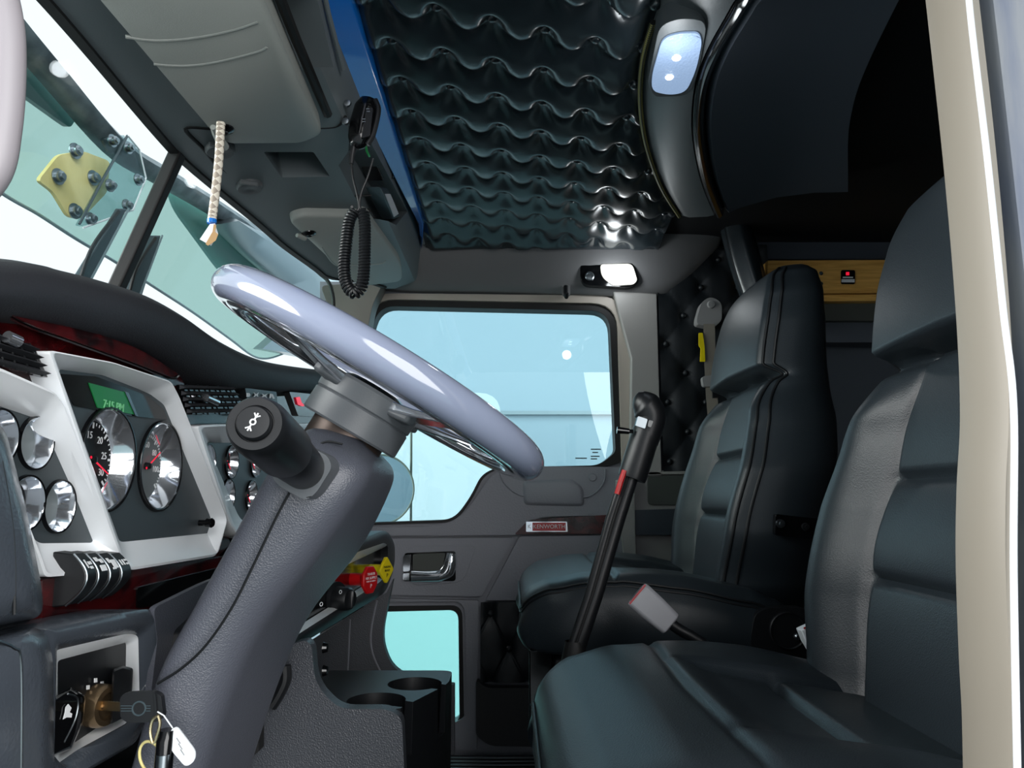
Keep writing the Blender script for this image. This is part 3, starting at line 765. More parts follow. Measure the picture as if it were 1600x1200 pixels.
pxplate('sticker_mark', M['redglow'], brd, [[(1322, 425), (1327, 425), (1327, 430), (1322, 430)]], Yl(1.9275), (0, .001, 0))
pxplate('sticker_line', M['paper'], brd, [[(1317, 432.4), (1333, 432.4), (1333, 434.2), (1317, 434.2)]], Yl(1.9275), (0, .001, 0))
bm = NB(); plate(bm, [[P(u, v, 1.955) for u, v in [(1199, 473), (1560, 471), (1560, 501), (1199, 501)]]], (0, .08, 0)); finish('grey_valance', bm, M['olive'], sh)
bm = NB(); plate(bm, [[P(u, v, 1.975) for u, v in [(1199, 502), (1560, 502), (1560, 535), (1199, 535)]]], (0, .06, 0)); finish('dark_valance', bm, M['sleeper'], sh)

# ================================================================== OVERHEAD CONSOLE
xw = lambda y: itp([(.10, -.475), (.72, -.50), (1.07, -.52), (1.45, -.485), (1.70, -.45), (1.80, -.40), (1.90, -.34)], y)
zw = lambda y: 1.28 + .03 * sm(1.70, 1.88, y)
oc = thing('overhead_console', 'long grey overhead console above the windshield', 'overhead console', (-.37, 1.0, 1.3))
bm = NB(); secs = []
for y in [.10 + .02 * i for i in range(92)]:
    x = xw(y); z = zw(y)
    secs.append([V((x, y, z)), V((x + .025, y, z + .001)), V((-.275, y, 1.326)), V((-.262, y, 1.332)), V((-.256, y, 1.345)), V((-.246, y, 1.458)), V((x + .01, y, 1.462)), V((x - .012, y, z + .02))])
loft(bm, secs); ocb = finish('shell', bm, M['grey'], oc, angle=40)
def H(u, v, o=0.0):   # pixel -> the sloping underside of the console, o metres below it
    n = V((-.208, 0, 1)).normalized(); return PP(u, v, V((-.5, 1, 1.2815)) - n * o, n)
Hn = V((-.208, 0, 1)).normalized()
def cut_h(loop, depth):
    c = NB(); plate(c, [[H(u, v, .004) for u, v in loop]], Hn * (depth + .004)); carve(ocb, finish('cut', c, M['grey'], None))
cut_h(rnd([(412, 239), (490, 239), (516, 277), (440, 278)], 3), .05)
# cubby in the rear face, and the radio bay
R_ = lambda x=-.252: (lambda u, v: PX(u, v, x))
def cut_r(loop, depth):
    c = NB(); plate(c, [[PX(u, v, -.24) for u, v in loop]], (-depth, 0, 0)); carve(ocb, finish('cut', c, M['grey'], None))
cut_r([(468, -60), (508, -10), (537, 105), (510, 105), (440, -60)], .07)
cut_r([(560, 185), (582, 205), (642, 330), (630, 352), (606, 330)], .06)
# rail above the cubby, dark bay lining
rad = thing('cb_radio', 'black radio set in the overhead console bay beside the blue strip', 'radio', PX(590, 270, -.27))
bm = NB(); hexa(bm, [PX(u, v, -.262) for u, v in [(568, 205), (583, 205), (612, 268), (600, 282)]], [PX(u, v, -.262) + V((-.035, 0, 0)) for u, v in [(568, 205), (583, 205), (612, 268), (600, 282)]]); finish('case', bm, M['gloss'], rad, bevel=.003)
bm = NB(); tube(bm, [PX(u, v, -.258) for u, v in [(571, 226), (573, 236), (577, 244)]], .0022, 8); finish('green_lead', bm, M['lcd'], rad)
bm = NB(); hexa(bm, [PX(u, v, -.255) for u, v in [(594, 292), (606, 294), (626, 338), (617, 342)]], [PX(u, v, -.255) + V((-.03, 0, 0)) for u, v in [(594, 292), (606, 294), (626, 338), (617, 342)]]); finish('lower_unit', bm, M['darkmetal'], rad, bevel=.003)
bm = NB(); plate(bm, [[PX(u, v, -.2545) for u, v in [(601, 303), (609, 303), (622, 334), (615, 339)]]], (.0015, 0, 0)); finish('lower_unit_label', bm, M['paper'], rad)
bm = NB(); tube(bm, [PX(u, v, -.25) for u, v in [(612, 276), (622, 276)]], .0045, 10); finish('plug', bm, M['gloss'], rad)
# seams of the middle panel, latches
bm = NB(); tube(bm, [H(u, v, .001) for u, v in crv([(342, 262), (318, 232), (290, 200), (330, 200), (360, 200)], 6)], .0035, 8); finish('panel_gap', bm, M['rubber'], oc)
bm = NB(); tube(bm, [H(u, v, .001) for u, v in crv([(345, 262), (395, 303), (410, 308), (450, 308), (560, 306), (580, 305)], 6)], .0018, 8); finish('panel_gap', bm, M['rubber'], oc)
bm = NB(); tube(bm, [H(u, v, .001) for u, v in crv([(470, 200), (515, 199), (532, 194), (540, 182)], 6)], .0022, 8); finish('panel_gap', bm, M['rubber'], oc)
for u, v in ((343, 228), (389, 286)):
    bm = NB(); lathe(bm, [(.0225, 0), (.0225, .008), (.020, .012), (.008, .013), (.006, .012), (0, .012)], H(u, v, 0), -Hn, 32); kn = finish('latch_knob', bm, M['archgrey'], oc, angle=40)
    bm = NB(); box(bm, H(u, v, .015), (.03, .006, .008), Matrix.Rotation(.5, 3, 'Z')); finish('latch_grip', bm, M['archgrey'], kn, bevel=.002)
# visors
def visor(name, label, loop, th, o, seams, clip, lip):
    t = thing(name, label, 'sun visor', H(*loop[0][:2], o))
    L = rnd(loop, 12, 6); bm = NB(); n = len(L); c = V((sum(p[0] for p in L) / n, sum(p[1] for p in L) / n)); secs = []
    for dz, k in ((-o + .0015, .985), (-.006, 1.0), (th * .5, 1.0), (th * .85, .99), (th, .965)):
        secs.append([H(c.x + (u - c.x) * k, c.y + (v - c.y) * k, o) - Hn * dz for u, v in L])
    loft(bm, secs); b = finish('pad', bm, M['visor'], t, angle=60)
    for s in seams:
        bm = NB(); tube(bm, [H(u, v, o) - Hn * (th - .0008) for u, v in crv(s, 6)], .0022, 8); finish('seam', bm, M['visor'], b)
    u, v = clip
    bm = NB(); secs = []
    lathe(bm, [(.016, -.004), (.014, .002), (.006, .006), (0, .004)], H(u, v, o) - Hn * th, -Hn, 24); cp = finish('clip_cup', bm, M['gloss'], t)
    bm = NB(); tube(bm, [H(a, d, o) - Hn * (th + .004) for a, d in lip], [.004, .006, .007, .007, .006][:len(lip)], 10); finish('clip', bm, M['visor'], t)
    return t
v1 = visor('sun_visor', 'large grey fabric-covered sun visor on the driver side of the overhead console', [(140, -45), (400, -60), (502, 188), (470, 202), (352, 202), (325, 180)], .026, .004,
      [[(192, 26), (240, 32), (300, 28), (360, 16), (398, 3)], [(236, 70), (280, 73), (330, 68), (395, 52), (412, 44)]], (345, 176), [(328, 168), (334, 180), (340, 192), (346, 200)])
v2 = visor('sun_visor', 'smaller grey sun visor at the passenger end of the overhead console', [(447, 330), (470, 322), (572, 326), (625, 400), (628, 430), (560, 438)], .020, .002, [[(500, 372), (520, 400), (540, 402), (590, 400), (600, 395)]], (480, 350), [(461, 350), (467, 352), (473, 354)])
bm = NB(); tube(bm, [H(u, v, -.004) for u, v in [(575, 330), (600, 372), (632, 432)]], .006, 8); finish('visor_gap', bm, M['rubber'], oc)
bm = NB(); tube(bm, [H(u, v, .001) for u, v in [(415, -60), (462, 60), (512, 178)]], .007, 8); finish('visor_gap', bm, M['rubber'], oc)
# cubby rail
bm = NB(); tube(bm, [PX(u, v, -.246) for u, v in [(500, -40), (513, 20), (536, 108)]], .0035, 8); finish('cubby_rim', bm, M['grey'], oc)

# braided pull cord
pc = thing('pull_cord', 'braided cream and beige cord hanging from the overhead console', 'cord', P(344, 200, .92))
bm = NB(); tube(bm, [P(u, v, .92) for u, v in crv([(345, 192), (344, 215), (342, 250), (338, 290), (333, 330), (331, 346)], 8)], .0056, 16, uv=(1, 6.0)); finish('braid', bm, M['braid'], pc)
bm = NB(); tube(bm, [P(u, v, .92) for u, v in [(331, 343), (331, 349)]], .0062, 12); finish('band', bm, M['blue'], pc)
bm = NB(); hexa(bm, [P(u, v, .918) for u, v in [(328, 350), (336, 349), (341, 366), (330, 384), (312, 374)]], [P(u, v, .922) for u, v in [(328, 350), (336, 349), (341, 366), (330, 384), (312, 374)]]); finish('card_end', bm, M['paper'], pc)
bm = NB(); hexa(bm, [P(u, v, .914) for u, v in [(334, 350), (338, 352), (336, 362), (341, 366), (337, 376), (325, 384), (321, 381), (332, 362)]], [P(u, v, .918) for u, v in [(334, 350), (338, 352), (336, 362), (341, 366), (337, 376), (325, 384), (321, 381), (332, 362)]]); finish('leather_end', bm, M['tan'], pc)

# CB microphone with its coiled cord
YM = 1.03
mc = thing('microphone', 'black hand microphone with coiled cord hung on the overhead console', 'microphone', P(566, 190, YM))
bm = NB(); ax0, ax1 = P(577, 152, YM), P(557, 232, YM); d = (ax1 - ax0); L = d.length; d.normalize(); sx = V((0, 1, 0)).cross(d).normalized()
if sx.x < 0: sx = -sx
secs = []
for i in range(25):
    t_ = i / 24; c = ax0 + d * (L * t_)
    w_ = itp([(0, .004), (.05, .013), (.2, .0185), (.55, .0195), (.8, .017), (.95, .012), (1, .005)], t_)
    secs.append([c + sx * (w_ * cos(q)) + V((0, 1, 0)) * (w_ * .75 * sin(q)) for q in [2 * pi * k / 24 for k in range(24)]])
loft(bm, secs); mb = finish('body', bm, M['gloss'], mc, angle=60)
bm = NB(); plate(bm, [[P(u, v, YM - .017) for u, v in rnd([(572, 168), (583, 168), (578, 212), (565, 216)], 3)]], (0, .004, 0)); finish('grille', bm, M['black'], mb, bevel=.001)
for (u, v) in ((574, 170), (575, 174), (568, 186), (568, 190)):
    bm = NB(); plate(bm, [[P(a, b, YM - .0175) for a, b in [(u - 2, v - .8), (u + 3, v - .8), (u + 3, v + .5), (u - 2, v + .5)]]], (0, .001, 0)); finish('grille_slot', bm, M['steel'], mb)
bm = NB(); tube(bm, [P(u, v, YM - .006) for u, v in crv([(586, 156), (591, 170), (588, 190), (582, 212), (574, 226)], 5)], .0042, 10); finish('talk_key', bm, M['black'], mb)
for u, v in ((541, 162), (538, 190)):
    bm = NB(); lathe(bm, [(0, .004), (.005, .003), (.006, 0)], P(u + 2, v, YM + .01), (0, -1, 0), 16); finish('hanger_screw', bm, M['steel'], mc)
bm = NB(); tube(bm, [P(u, v, YM) for u, v in [(553, 229), (550, 244), (549, 256)]], [.0048, .0042, .0035], 12); finish('strain_relief', bm, M['black'], mb)
bm = NB(); tube(bm, [P(u, v, YM) for u, v in crv([(549, 250), (551, 275), (557, 300), (561, 322), (556, 332)], 6)], .0017, 8); finish('cord', bm, M['black'], mc)
bm = NB(); tube(bm, [P(u, v, YM) for u, v in crv([(583, 248), (575, 275), (565, 300), (562, 322), (569, 332)], 6)], .0017, 8); finish('cord', bm, M['black'], mc)
path = crv([(556, 328), (546, 345), (541, 380), (538, 415), (541, 443), (553, 458), (565, 448), (569, 420), (570, 385), (570, 350), (567, 330)], 14)
pts = [P(u, v, YM) for u, v in path]
fr = frames(pts); hel = []; acc = 0; turns = 58
cum = [0]
for a, b in zip(pts, pts[1:]): cum.append(cum[-1] + (b - a).length)
N = turns * 10
for k in range(N + 1):
    s = cum[-1] * k / N; i = 0
    while i < len(cum) - 2 and cum[i + 1] < s: i += 1
    f_ = (s - cum[i]) / max(1e-9, cum[i + 1] - cum[i]); c = fr[i][0].lerp(fr[i + 1][0], f_); a = fr[i][1].lerp(fr[i + 1][1], f_); b = fr[i][2].lerp(fr[i + 1][2], f_)
    ph = 2 * pi * turns * k / N; hel.append(c + a * (.0074 * cos(ph)) + b * (.0074 * sin(ph)))
bm = NB(); tube(bm, hel, .0021, 6); finish('coiled_cord', bm, M['black'], mc)

# ================================================================== WINDSHIELD
GTL = P(277, 243, 1.08); GBL = P(150, 520, 1.08)
GTR = P(522, 446, 1.88); GBR = P(500, 640, 1.88)
bm = NB(); plate(bm, [[GTL, GTR, GBR, GBL]], (-.004, 0, 0)); tag(finish('window_2', bm, M['windshield']), kind='structure')
T0 = P(60, -18, .70); 
LTL = GTL + (T0 - GTL) * 1.9; LBL = LTL + (GBL - GTL)
bm = NB(); plate(bm, [[GTL, LTL, LBL, GBL]], (-.004, 0, 0)); tag(finish('window_1', bm, M['windshield']), kind='structure')
bm = NB(); a, b = P(278, 238, 1.075), P(150, 520, 1.075); ax = (b - a).normalized(); n_ = ax.cross(V((0, 1, 0))).normalized()
loft(bm, [[p + V((0, -.010, 0)) + n_ * .010, p + V((0, .010, 0)) + n_ * .010, p + V((0, .010, 0)) - n_ * .010, p + V((0, -.010, 0)) - n_ * .010] for p in (a, b)]); tag(finish('trim_windshield_divider', bm, M['rubber'], None, bevel=.003), kind='structure')
bm = NB(); secs = []
for i in range(46):
    y = .10 + 1.80 * i / 45; x, z = xw(y), zw(y)
    secs.append([V((x - .008, y, z - .004)), V((x + .006, y, z - .004)), V((x + .006, y, z + .012)), V((x - .012, y, z + .012))])
loft(bm, secs); tag(finish('trim_windshield_rubber', bm, M['rubber'], None), kind='structure')
bm = NB(); tube(bm, [P(u, v, 1.885) for u, v in crv([(500, 428), (514, 442), (521, 470), (519, 510), (513, 560), (505, 600)], 6)], .005, 8); tag(finish('trim_windshield_edge', bm, M['rubber'], None), kind='structure')

# ================================================================== OUTSIDE
bm = NB(); plate(bm, [[(-1.9, 7.2, -1.4), (9, 7.2, -1.4), (9, 7.2, 9), (-1.9, 7.2, 9)]], (0, .1, 0)); tag(finish('wall_building', bm, M['wallout']), kind='structure')
bm = NB(); box(bm, (4.5 + P(780, 645, 7.16).x, 7.17, P(800, 645, 7.16).z), (9, .05, .035)); tag(finish('trim_building_seam', bm, M['greyplate']), kind='structure')
bm = NB(); plate(bm, [[(-9, -6, -1.42), (9, -6, -1.42), (9, 7.3, -1.42), (-9, 7.3, -1.42)]], (0, 0, .02)); tag(finish('ground', bm, M['ground']), kind='structure')
tv = thing('reflection_panel', 'added pale rounded panel beyond the passenger window, standing in for the driver doorway reflected in the glass', 'reflection stand-in', P(690, 900, 6.0))
bm = NB(); plate(bm, [[P(u, v, 6.0) for u, v in rnd([(560, 612, 10), (782, 614, 34), (782, 1320, 10), (560, 1320, 10)], 20)]], (0, .8, 0)); finish('rounded_reflection_panel', bm, M['reflection'], tv, bevel=.02)  # added panel, standing in for the driver's doorway reflected in the glass
mr = thing('outside_mirror', 'outside mirror with thin olive bracket and round glass beyond the passenger window', 'mirror', P(620, 600, 2.4))
bm = NB(); tube(bm, [P(u, v, 2.4) for u, v in [(612, 556), (618, 561), (643, 569), (642, 830)]], .004, 8); finish('bracket', bm, M['olivemetal'], mr)
bm = NB(); tube(bm, [P(601, 539, 2.4), P(600, 556, 2.4), P(598, 640, 2.4)], [.001, .004, .004], 8); tube(bm, [P(592, 548, 2.4), P(609, 547, 2.4)], .0025, 8); finish('ornament', bm, M['olivemetal'], mr)
bm = NB(); lathe(bm, [(.0, .0), (.10, .0), (.112, .004), (.112, .014), (0, .014)], P(592, 765, 2.4), (0, -1, 0), 48); rm_ = finish('round_mirror', bm, M['gunmetal'], mr)
bm = NB(); ring(bm, P(592, 765, 2.385), (0, 1, 0), .112, .003, 48, 8); finish('mirror_rim', bm, M['olivemetal'], rm_)

# sun shield outside the windshield
XV = -.80
VX = lambda dx=0: (lambda u, v: PX(u, v, XV + dx))
es = thing('windshield_shield', 'green-tinted clear shield with a grey metal rim outside the windshield', 'shield', PX(250, 330, XV))
ban = crv([(-120, -170), (20, 8), (95, 100), (190, 213), (262, 262), (330, 305), (400, 352), (460, 395), (498, 425)], 5)
low = crv([(-120, 215), (0, 300), (60, 335), (120, 374), (178, 408), (240, 448), (300, 487), (360, 530), (395, 556), (420, 560), (450, 550)], 5)
bm = NB(); plate(bm, [[VX()(u, v) for u, v in ban] + [VX()(u, v) for u, v in reversed(low)]], (-.006, 0, 0)); finish('tinted_sheet', bm, M['tealglass'], es)
bm = NB(); tube(bm, [VX(.004)(u, v) for u, v in low], .003, 8); finish('lower_edge', bm, M['greyplate'], es)
bm = NB(); secs = []
for i, (u, v) in enumerate(ban):
    t_ = i / (len(ban) - 1); w_ = itp([(0, 34), (.4, 26), (.7, 20), (1, 30)], t_)
    a, b = VX(.02)(u, v), VX(.02)(u - w_ * .55, v + w_ * .9)
    m_ = a.lerp(b, .5) + V((.02, 0, 0))
    secs.append([a, m_, b, b + V((-.02, 0, 0)), a + V((-.02, 0, 0))])
loft(bm, secs); finish('metal_rim', bm, M['greymetal'], es, angle=70)
# plates behind the sheet: a bracket's shadow and a hood reflection as colour
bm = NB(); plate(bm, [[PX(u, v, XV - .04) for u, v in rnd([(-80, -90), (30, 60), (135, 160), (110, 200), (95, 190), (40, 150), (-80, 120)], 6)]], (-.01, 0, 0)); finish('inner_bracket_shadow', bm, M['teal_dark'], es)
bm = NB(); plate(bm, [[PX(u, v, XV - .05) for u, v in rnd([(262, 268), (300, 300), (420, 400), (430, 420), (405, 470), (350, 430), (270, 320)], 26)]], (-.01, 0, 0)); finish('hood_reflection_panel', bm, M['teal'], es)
rc = es
bm = NB(); secs = []
for u0, v0, u1, v1 in ((360, 340, 345, 350), (430, 372, 395, 400), (480, 405, 432, 432), (508, 440, 452, 455), (512, 480, 450, 490), (506, 520, 436, 520), (498, 562, 410, 545)):
    a, b = PX(u0, v0, XV + .03), PX(u1, v1, XV + .03); m_ = a.lerp(b, .5) + V((.035, 0, 0)); m2 = a.lerp(b, .2) + V((.02, 0, 0))
    secs.append([a, m2, m_, b, b + V((-.03, 0, 0)), a + V((-.03, 0, 0))])
loft(bm, [[V(p) for p in zip(*[iter(q)] * 3)] for q in crv([sum((tuple(p) for p in s), ()) for s in secs], 5)]); finish('chrome_end_cap', bm, M['steel'], rc, angle=70)
bm = NB(); plate(bm, [[PX(u, v, XV - .02) for u, v in rnd([(330, 505), (366, 470), (405, 500), (470, 545), (470, 566), (418, 566), (395, 558)], 10)]], (-.01, 0, 0)); 

bp = thing('brass_plate', 'yellow brass mounting plate with four bolts outside the windshield', 'plate', PX(110, 285, XV + .05))
BX = lambda dx=0: (lambda u, v: PX(u, v, XV + .05 + dx))
pxplate('plate', M['brass'], bp, [rnd([(60, 282, 8), (92, 242), (130, 236), (172, 252), (168, 300), (128, 342, 10), (108, 340, 10), (84, 300)], 8)], BX(), (-.006, 0, 0))
def bolt(par, u, v, dx, r=.009):
    c = PX(u, v, XV + .05 + dx)
    bm = NB(); lathe(bm, [(r * 1.5, 0), (r * 1.5, .002), (r, .002), (r, .009), (r * .55, .010), (r * .55, .013), (0, .013)], c, (1, -.2, 0), 6 * 4); finish('bolt', bm, M['steel'], par, angle=30)
for u, v in ((117, 236), (90, 276), (145, 278), (116, 330)): bolt(bp, u, v, .002)
ap = thing('bracket_plate', 'clear grey bracket plate with bolts beside the windshield divider', 'bracket', PX(185, 285, XV + .09))
pxplate('plate', M['acrylic'], ap, [rnd([(200, 212), (218, 232), (228, 275), (226, 290), (205, 330), (128, 354), (122, 352)], 4)], BX(.04), (-.005, 0, 0))
pxplate('side_plate', M['acrylic'], ap, [rnd([(160, 217), (172, 213), (196, 211), (186, 240), (172, 240)], 4)], BX(.04), (-.005, 0, 0))
bm = NB(); tube(bm, [PX(u, v, XV + .092) for u, v in [(199, 212), (160, 282), (124, 350)]], .0022, 6); finish('edge_strip', bm, M['darkmetal'], ap)
bm = NB(); tube(bm, [PX(u, v, XV + .094) for u, v in [(200, 212), (218, 234), (228, 278), (208, 328), (130, 356)]], .0016, 6); finish('edge_bead', bm, M['paper'], ap)
for u, v in ((175, 220), (200, 231), (215, 281), (171, 290), (197, 321), (140, 342)): bolt(ap, u, v, .042, .0075)
def wiper(label, a0, a1, b0, b1, o):
    t = thing('windshield_wiper', label, 'wiper', PX(*a0, XV + .14))
    W = lambda u, v: PX(u, v, XV + .14)
    bm = NB(); hexa(bm, [W(a0[0] - 5, a0[1]), W(a0[0] + 5, a0[1]), W(a1[0] + 12, a1[1]), W(a1[0] - 14, a1[1])], [W(a0[0] - 5, a0[1]) + V((-.01, 0, 0)), W(a0[0] + 5, a0[1]) + V((-.01, 0, 0)), W(a1[0] + 12, a1[1]) + V((-.01, 0, 0)), W(a1[0] - 14, a1[1]) + V((-.01, 0, 0))]); finish('arm', bm, M['darkmetal'], t, bevel=.002)
    bm = NB(); tube(bm, [W(u, v) + V((.006, 0, 0)) for u, v in crv([b0, ((b0[0] + b1[0]) / 2 + o, (b0[1] + b1[1]) / 2), b1], 6)], .003, 6); finish('blade', bm, M['rubber'], t)
    bm = NB(); tube(bm, [W(a0[0], a0[1]) + V((.008, 0, 0)), W(a1[0], a1[1]) + V((.008, 0, 0))], .0018, 6); finish('arm_rib', bm, M['greyplate'], t)
wiper('dark wiper leaning left of the windshield divider', (194, 326), (128, 448), (180, 330), (118, 440), -10)
wiper('dark wiper with an arched arm right of the windshield divider', (247, 368), (208, 470), (238, 372), (196, 462), -8)

# ================================================================== DASHBOARD
XD = -.40
def DX(dx=0): return lambda u, v: PX(u, v, XD + dx)
dash = thing('dashboard', 'black dashboard with dark red burl trim and silver gauge surrounds', 'dashboard', (-.42, .9, .6))
# soft brow running the width of the cab
crest = crv([(-500, 372), (-200, 392), (0, 404), (60, 416), (130, 434), (200, 457), (260, 489), (318, 528), (378, 556), (440, 570), (510, 579), (560, 583)], 6)
under = crv([(-500, 440), (-200, 470), (0, 492), (60, 500), (130, 516), (200, 534), (240, 556), (300, 592), (378, 604), (440, 606), (510, 604), (560, 602)], 6)
bm = NB(); secs = []
for (u, v), (a, b) in zip(crest, under):
    c = PX(u, v, -.425); y = c.y
    l = PX(a, b, -.405); zl = l.z + (0)
    # lower lip at the same y
    r_ = (l.z)
    h = max(.040, c.z - zl)
    secs.append([V((-.78, y, c.z - .10)), V((-.70, y, c.z - .055)), V((-.52, y, c.z - .010)), V((-.45, y, c.z - .001)), V((-.425, y, c.z)), V((-.405, y, c.z - .004)), V((-.392, y, c.z - .014)), V((-.388, y, c.z - .028)),
                 V((-.392, y, c.z - h * .72)), V((-.402, y, c.z - h * .92)), V((-.415, y, c.z - h)), V((-.45, y, c.z - h - .002)), V((-.78, y, c.z - .14))])
loft(bm, secs); finish('brow', bm, M['brow'], dash, angle=70)
# dark carrier behind all panels
def dplate(name, m, loop, dx, th=.012, bev=.002, par=dash, holes=(), segs=2):
    return pxplate(name, M[m], par, [loop] + list(holes), DX(dx), (-th, 0, 0), bevel=bev, segs=segs)
bm = NB(); plate(bm, [[V((-.475, y, z)) for y, z in [(.30, .89), (.60, .905), (.90, .935), (1.15, .955), (1.90, .99), (1.90, .55), (1.0, .55), (1.0, .10), (.30, .10)]]], (-.03, 0, 0)); finish('carrier', bm, M['gloss'], dash)
# burl: eyebrow, field round the clusters, lower band
burl = crv([(-60, 470), (0, 487), (60, 499), (130, 515), (190, 532), (240, 553), (280, 583)], 4)
bm = NB()
outer_b = burl + [(292, 610), (360, 850), (336, 874), (336, 900), (240, 950), (66, 976), (66, 900), (-60, 900)]
dplate('burl_panel', 'wood', outer_b, -.0245, .004, .0, dash, [rnd([(88, 574), (158, 583), (260, 624), (343, 832), (188, 850)], 4), rnd([(-55, 632), (66, 652), (152, 846), (-55, 856)], 4)])
bm = NB(); tube(bm, [DX(-.006)(u, v) for u, v in crv([(15, 492), (60, 515), (120, 537), (200, 566), (262, 590), (279, 587)], 6)], .0016, 6); finish('burl_edge', bm, M['gloss'], dash)
bm = NB(); secs = []
for (u, v), (a, b) in zip(crv([(15, 490), (60, 512), (120, 534), (200, 563), (270, 590)], 6), crv([(15, 480), (60, 499), (130, 515), (215, 545), (278, 584)], 6)):
    p, q = DX(-.002)(u, v), DX(-.008)(a, b); secs.append([p, q, q + V((-.01, 0, 0)), p + V((-.01, 0, 0))])
loft(bm, secs); finish('burl_eyebrow', bm, M['wood'], dash)
dplate('burl_lower', 'wood', rnd([(66, 905), (190, 893), (360, 868), (350, 905), (242, 950), (66, 976)], 4), -.008, .01)
dplate('gloss_strip', 'gloss', rnd([(215, 918), (345, 886), (330, 912), (240, 946), (215, 950)], 3), -.006, .006)

def bezel(name, outer, inner, x0, x1, m='silver', par=dash):
    O = rnd(outer, 8, 4); I = rnd(inner, 6, 4); n = min(len(O), len(I))
    bm = NB(); a = [DX(x0)(u, v) for u, v in O]; b = [DX(x1)(u, v) for u, v in I]
    secs = [[p + V((-.03, 0, 0)) for p in a], a, [p.lerp(q, .10) + V((.0025, 0, 0)) for p, q in zip(a, b)], [p.lerp(q, .25) + V((.001, 0, 0)) for p, q in zip(a, b)], b, [q + V((-.02, 0, 0)) for q in b]]
    loft(bm, secs, True, False); return finish(name, bm, M[m], par, angle=50)
# centre cluster
bz = bezel('centre_bezel', [(76, 547), (176, 566), (268, 596), (279, 618), (355, 812), (338, 869), (204, 891), (190, 878)], [(91, 577), (160, 586), (232, 614), (256, 632), (336, 806), (337, 832), (200, 846), (187, 847)], 0, -.022)
def circ(u, v, R, x): 
    c = DX(x)(u, v); return [c + V((0, R * cos(2 * pi * k / 40), R * sin(2 * pi * k / 40))) for k in range(40)]
def gpanel(name, loop, x, holes):
    bm = NB(); plate(bm, [[DX(x)(u, v) for u, v in loop]] + [circ(u, v, r * 1.02, x) for u, v, r in holes], (-.0015, 0, 0)); finish(name, bm, M['gaugegrey'], dash)
gpanel('centre_panel', rnd([(86, 572), (160, 582), (260, 628), (342, 836), (184, 852)], 4), -.022, [(168, 718, .051), (251, 728, .050)])
dplate('warning_light_panel', 'gloss', rnd([(93, 584), (150, 588), (230, 618), (256, 640), (262, 656), (205, 650), (116, 634)], 3), -.0205, .001, .0003)
# left cluster
bezel('left_bezel', [(-60, 560), (0, 575), (84, 612), (98, 630), (187, 868), (176, 893), (70, 902), (60, 870)], [(-60, 622), (0, 634), (62, 655), (72, 668), (148, 838), (147, 848), (62, 849), (50, 840)], 0, -.02)
gpanel('left_panel', [(-80, 605), (0, 628), (76, 655), (152, 852), (-80, 860)], -.0215, [(-4, 683, .0222), (55, 692, .0222), (40, 786, .0226), (91, 791, .0230)])
# right cluster, partly behind the column
bezel('right_bezel', [(308, 665), (340, 663), (470, 662), (560, 661), (560, 800), (420, 845), (372, 838), (360, 820)], [(322, 690), (345, 692), (470, 690), (545, 690), (545, 790), (420, 815), (380, 815), (372, 805)], 0, -.02)
gpanel('right_panel', [(312, 684), (550, 684), (550, 830), (375, 835)], -.0215, [(324, 722, .0235), (361, 722, .0235), (399, 722, .0235), (355, 775, .0235), (392, 775, .0235)])

def gauge(u, v, R, depth, face, needle, nums=(), x=-.021, ticks=0, par=dash):
    c = DX(x)(u, v); X = V((1, 0, 0))
    bm = NB(); lathe(bm, [(R * .76, -depth), (R * .78, -depth), (R * .97, .001), (R * 1.0, .0025), (R * 1.03, .002), (R * 1.04, -.002)], c, X, 64); g = finish('gauge', bm, M['chrome'], par, angle=40)
    bm = NB(); lathe(bm, [(R * 1.03, -.002), (R * 1.035, .003), (R * 1.07, .003), (R * 1.09, 0), (R * 1.09, -.002)], c, X, 48); finish('gauge_rim', bm, M['gloss'], g)
    c = c + V((-depth, 0, 0))
    bm = NB(); lathe(bm, [(0, .003), (R * .82, .003), (R * .82, .001)], c, X, 48); finish('gauge_face', bm, M[face], g)
    def pol(ang, r, h=.0042): return c + V((h, r * sin(ang), r * cos(ang)))   # ang 0 = up, + = towards the passenger side
    if ticks:
        bm = NB()
        for k in range(ticks + 1):
            a = -2.3 + 4.6 * k / ticks; w_ = .0007 if k % 5 else .0013; l0 = .70 if k % 5 else .64
            t_ = V((0, cos(a), -sin(a))) * w_; p, q = pol(a, R * l0), pol(a, R * .76)
            plate(bm, [[p - t_, p + t_, q + t_, q - t_]], (.0003, 0, 0))
        finish('gauge_ticks', bm, M['white'], g, smooth=False)
    for s, a in nums: text(s, R * .21, M['white'], pol(a, R * .50), (0, 1, 0), (0, 0, 1), g, 'gauge_number', .0002)
    if needle is not None:
        bm = NB(); tp_, bs = pol(needle, R * .66, .007), pol(needle + pi, R * .12, .007); t_ = V((0, cos(needle), -sin(needle))) * R * .022
        plate(bm, [[bs - t_, bs + t_, tp_ + t_ * .3, tp_ - t_ * .3]], (.0008, 0, 0)); finish('gauge_needle', bm, M['redglow'], g)
        bm = NB(); lathe(bm, [(0, .011), (R * .07, .010), (R * .09, .004)], c, X, 20); finish('gauge_hub', bm, M['black'], g)
    return g
gauge(168, 718, .051, .022, 'face', 2.0, [('5', -1.9), ('10', -1.0), ('15', -.2), ('20', .62), ('25', 1.38), ('30', 2.1)], ticks=30)
gauge(251, 728, .050, .022, 'facegrey', 1.0, [('20', -1.7), ('40', -.85), ('60', 0), ('80', .85), ('100', 1.7)], ticks=40)
for u, v, r in ((-4, 683, .0222), (55, 692, .0222), (40, 786, .0226), (91, 791, .0230)): gauge(u, v, r, .015, 'facegrey' if u > 50 else 'face', None)
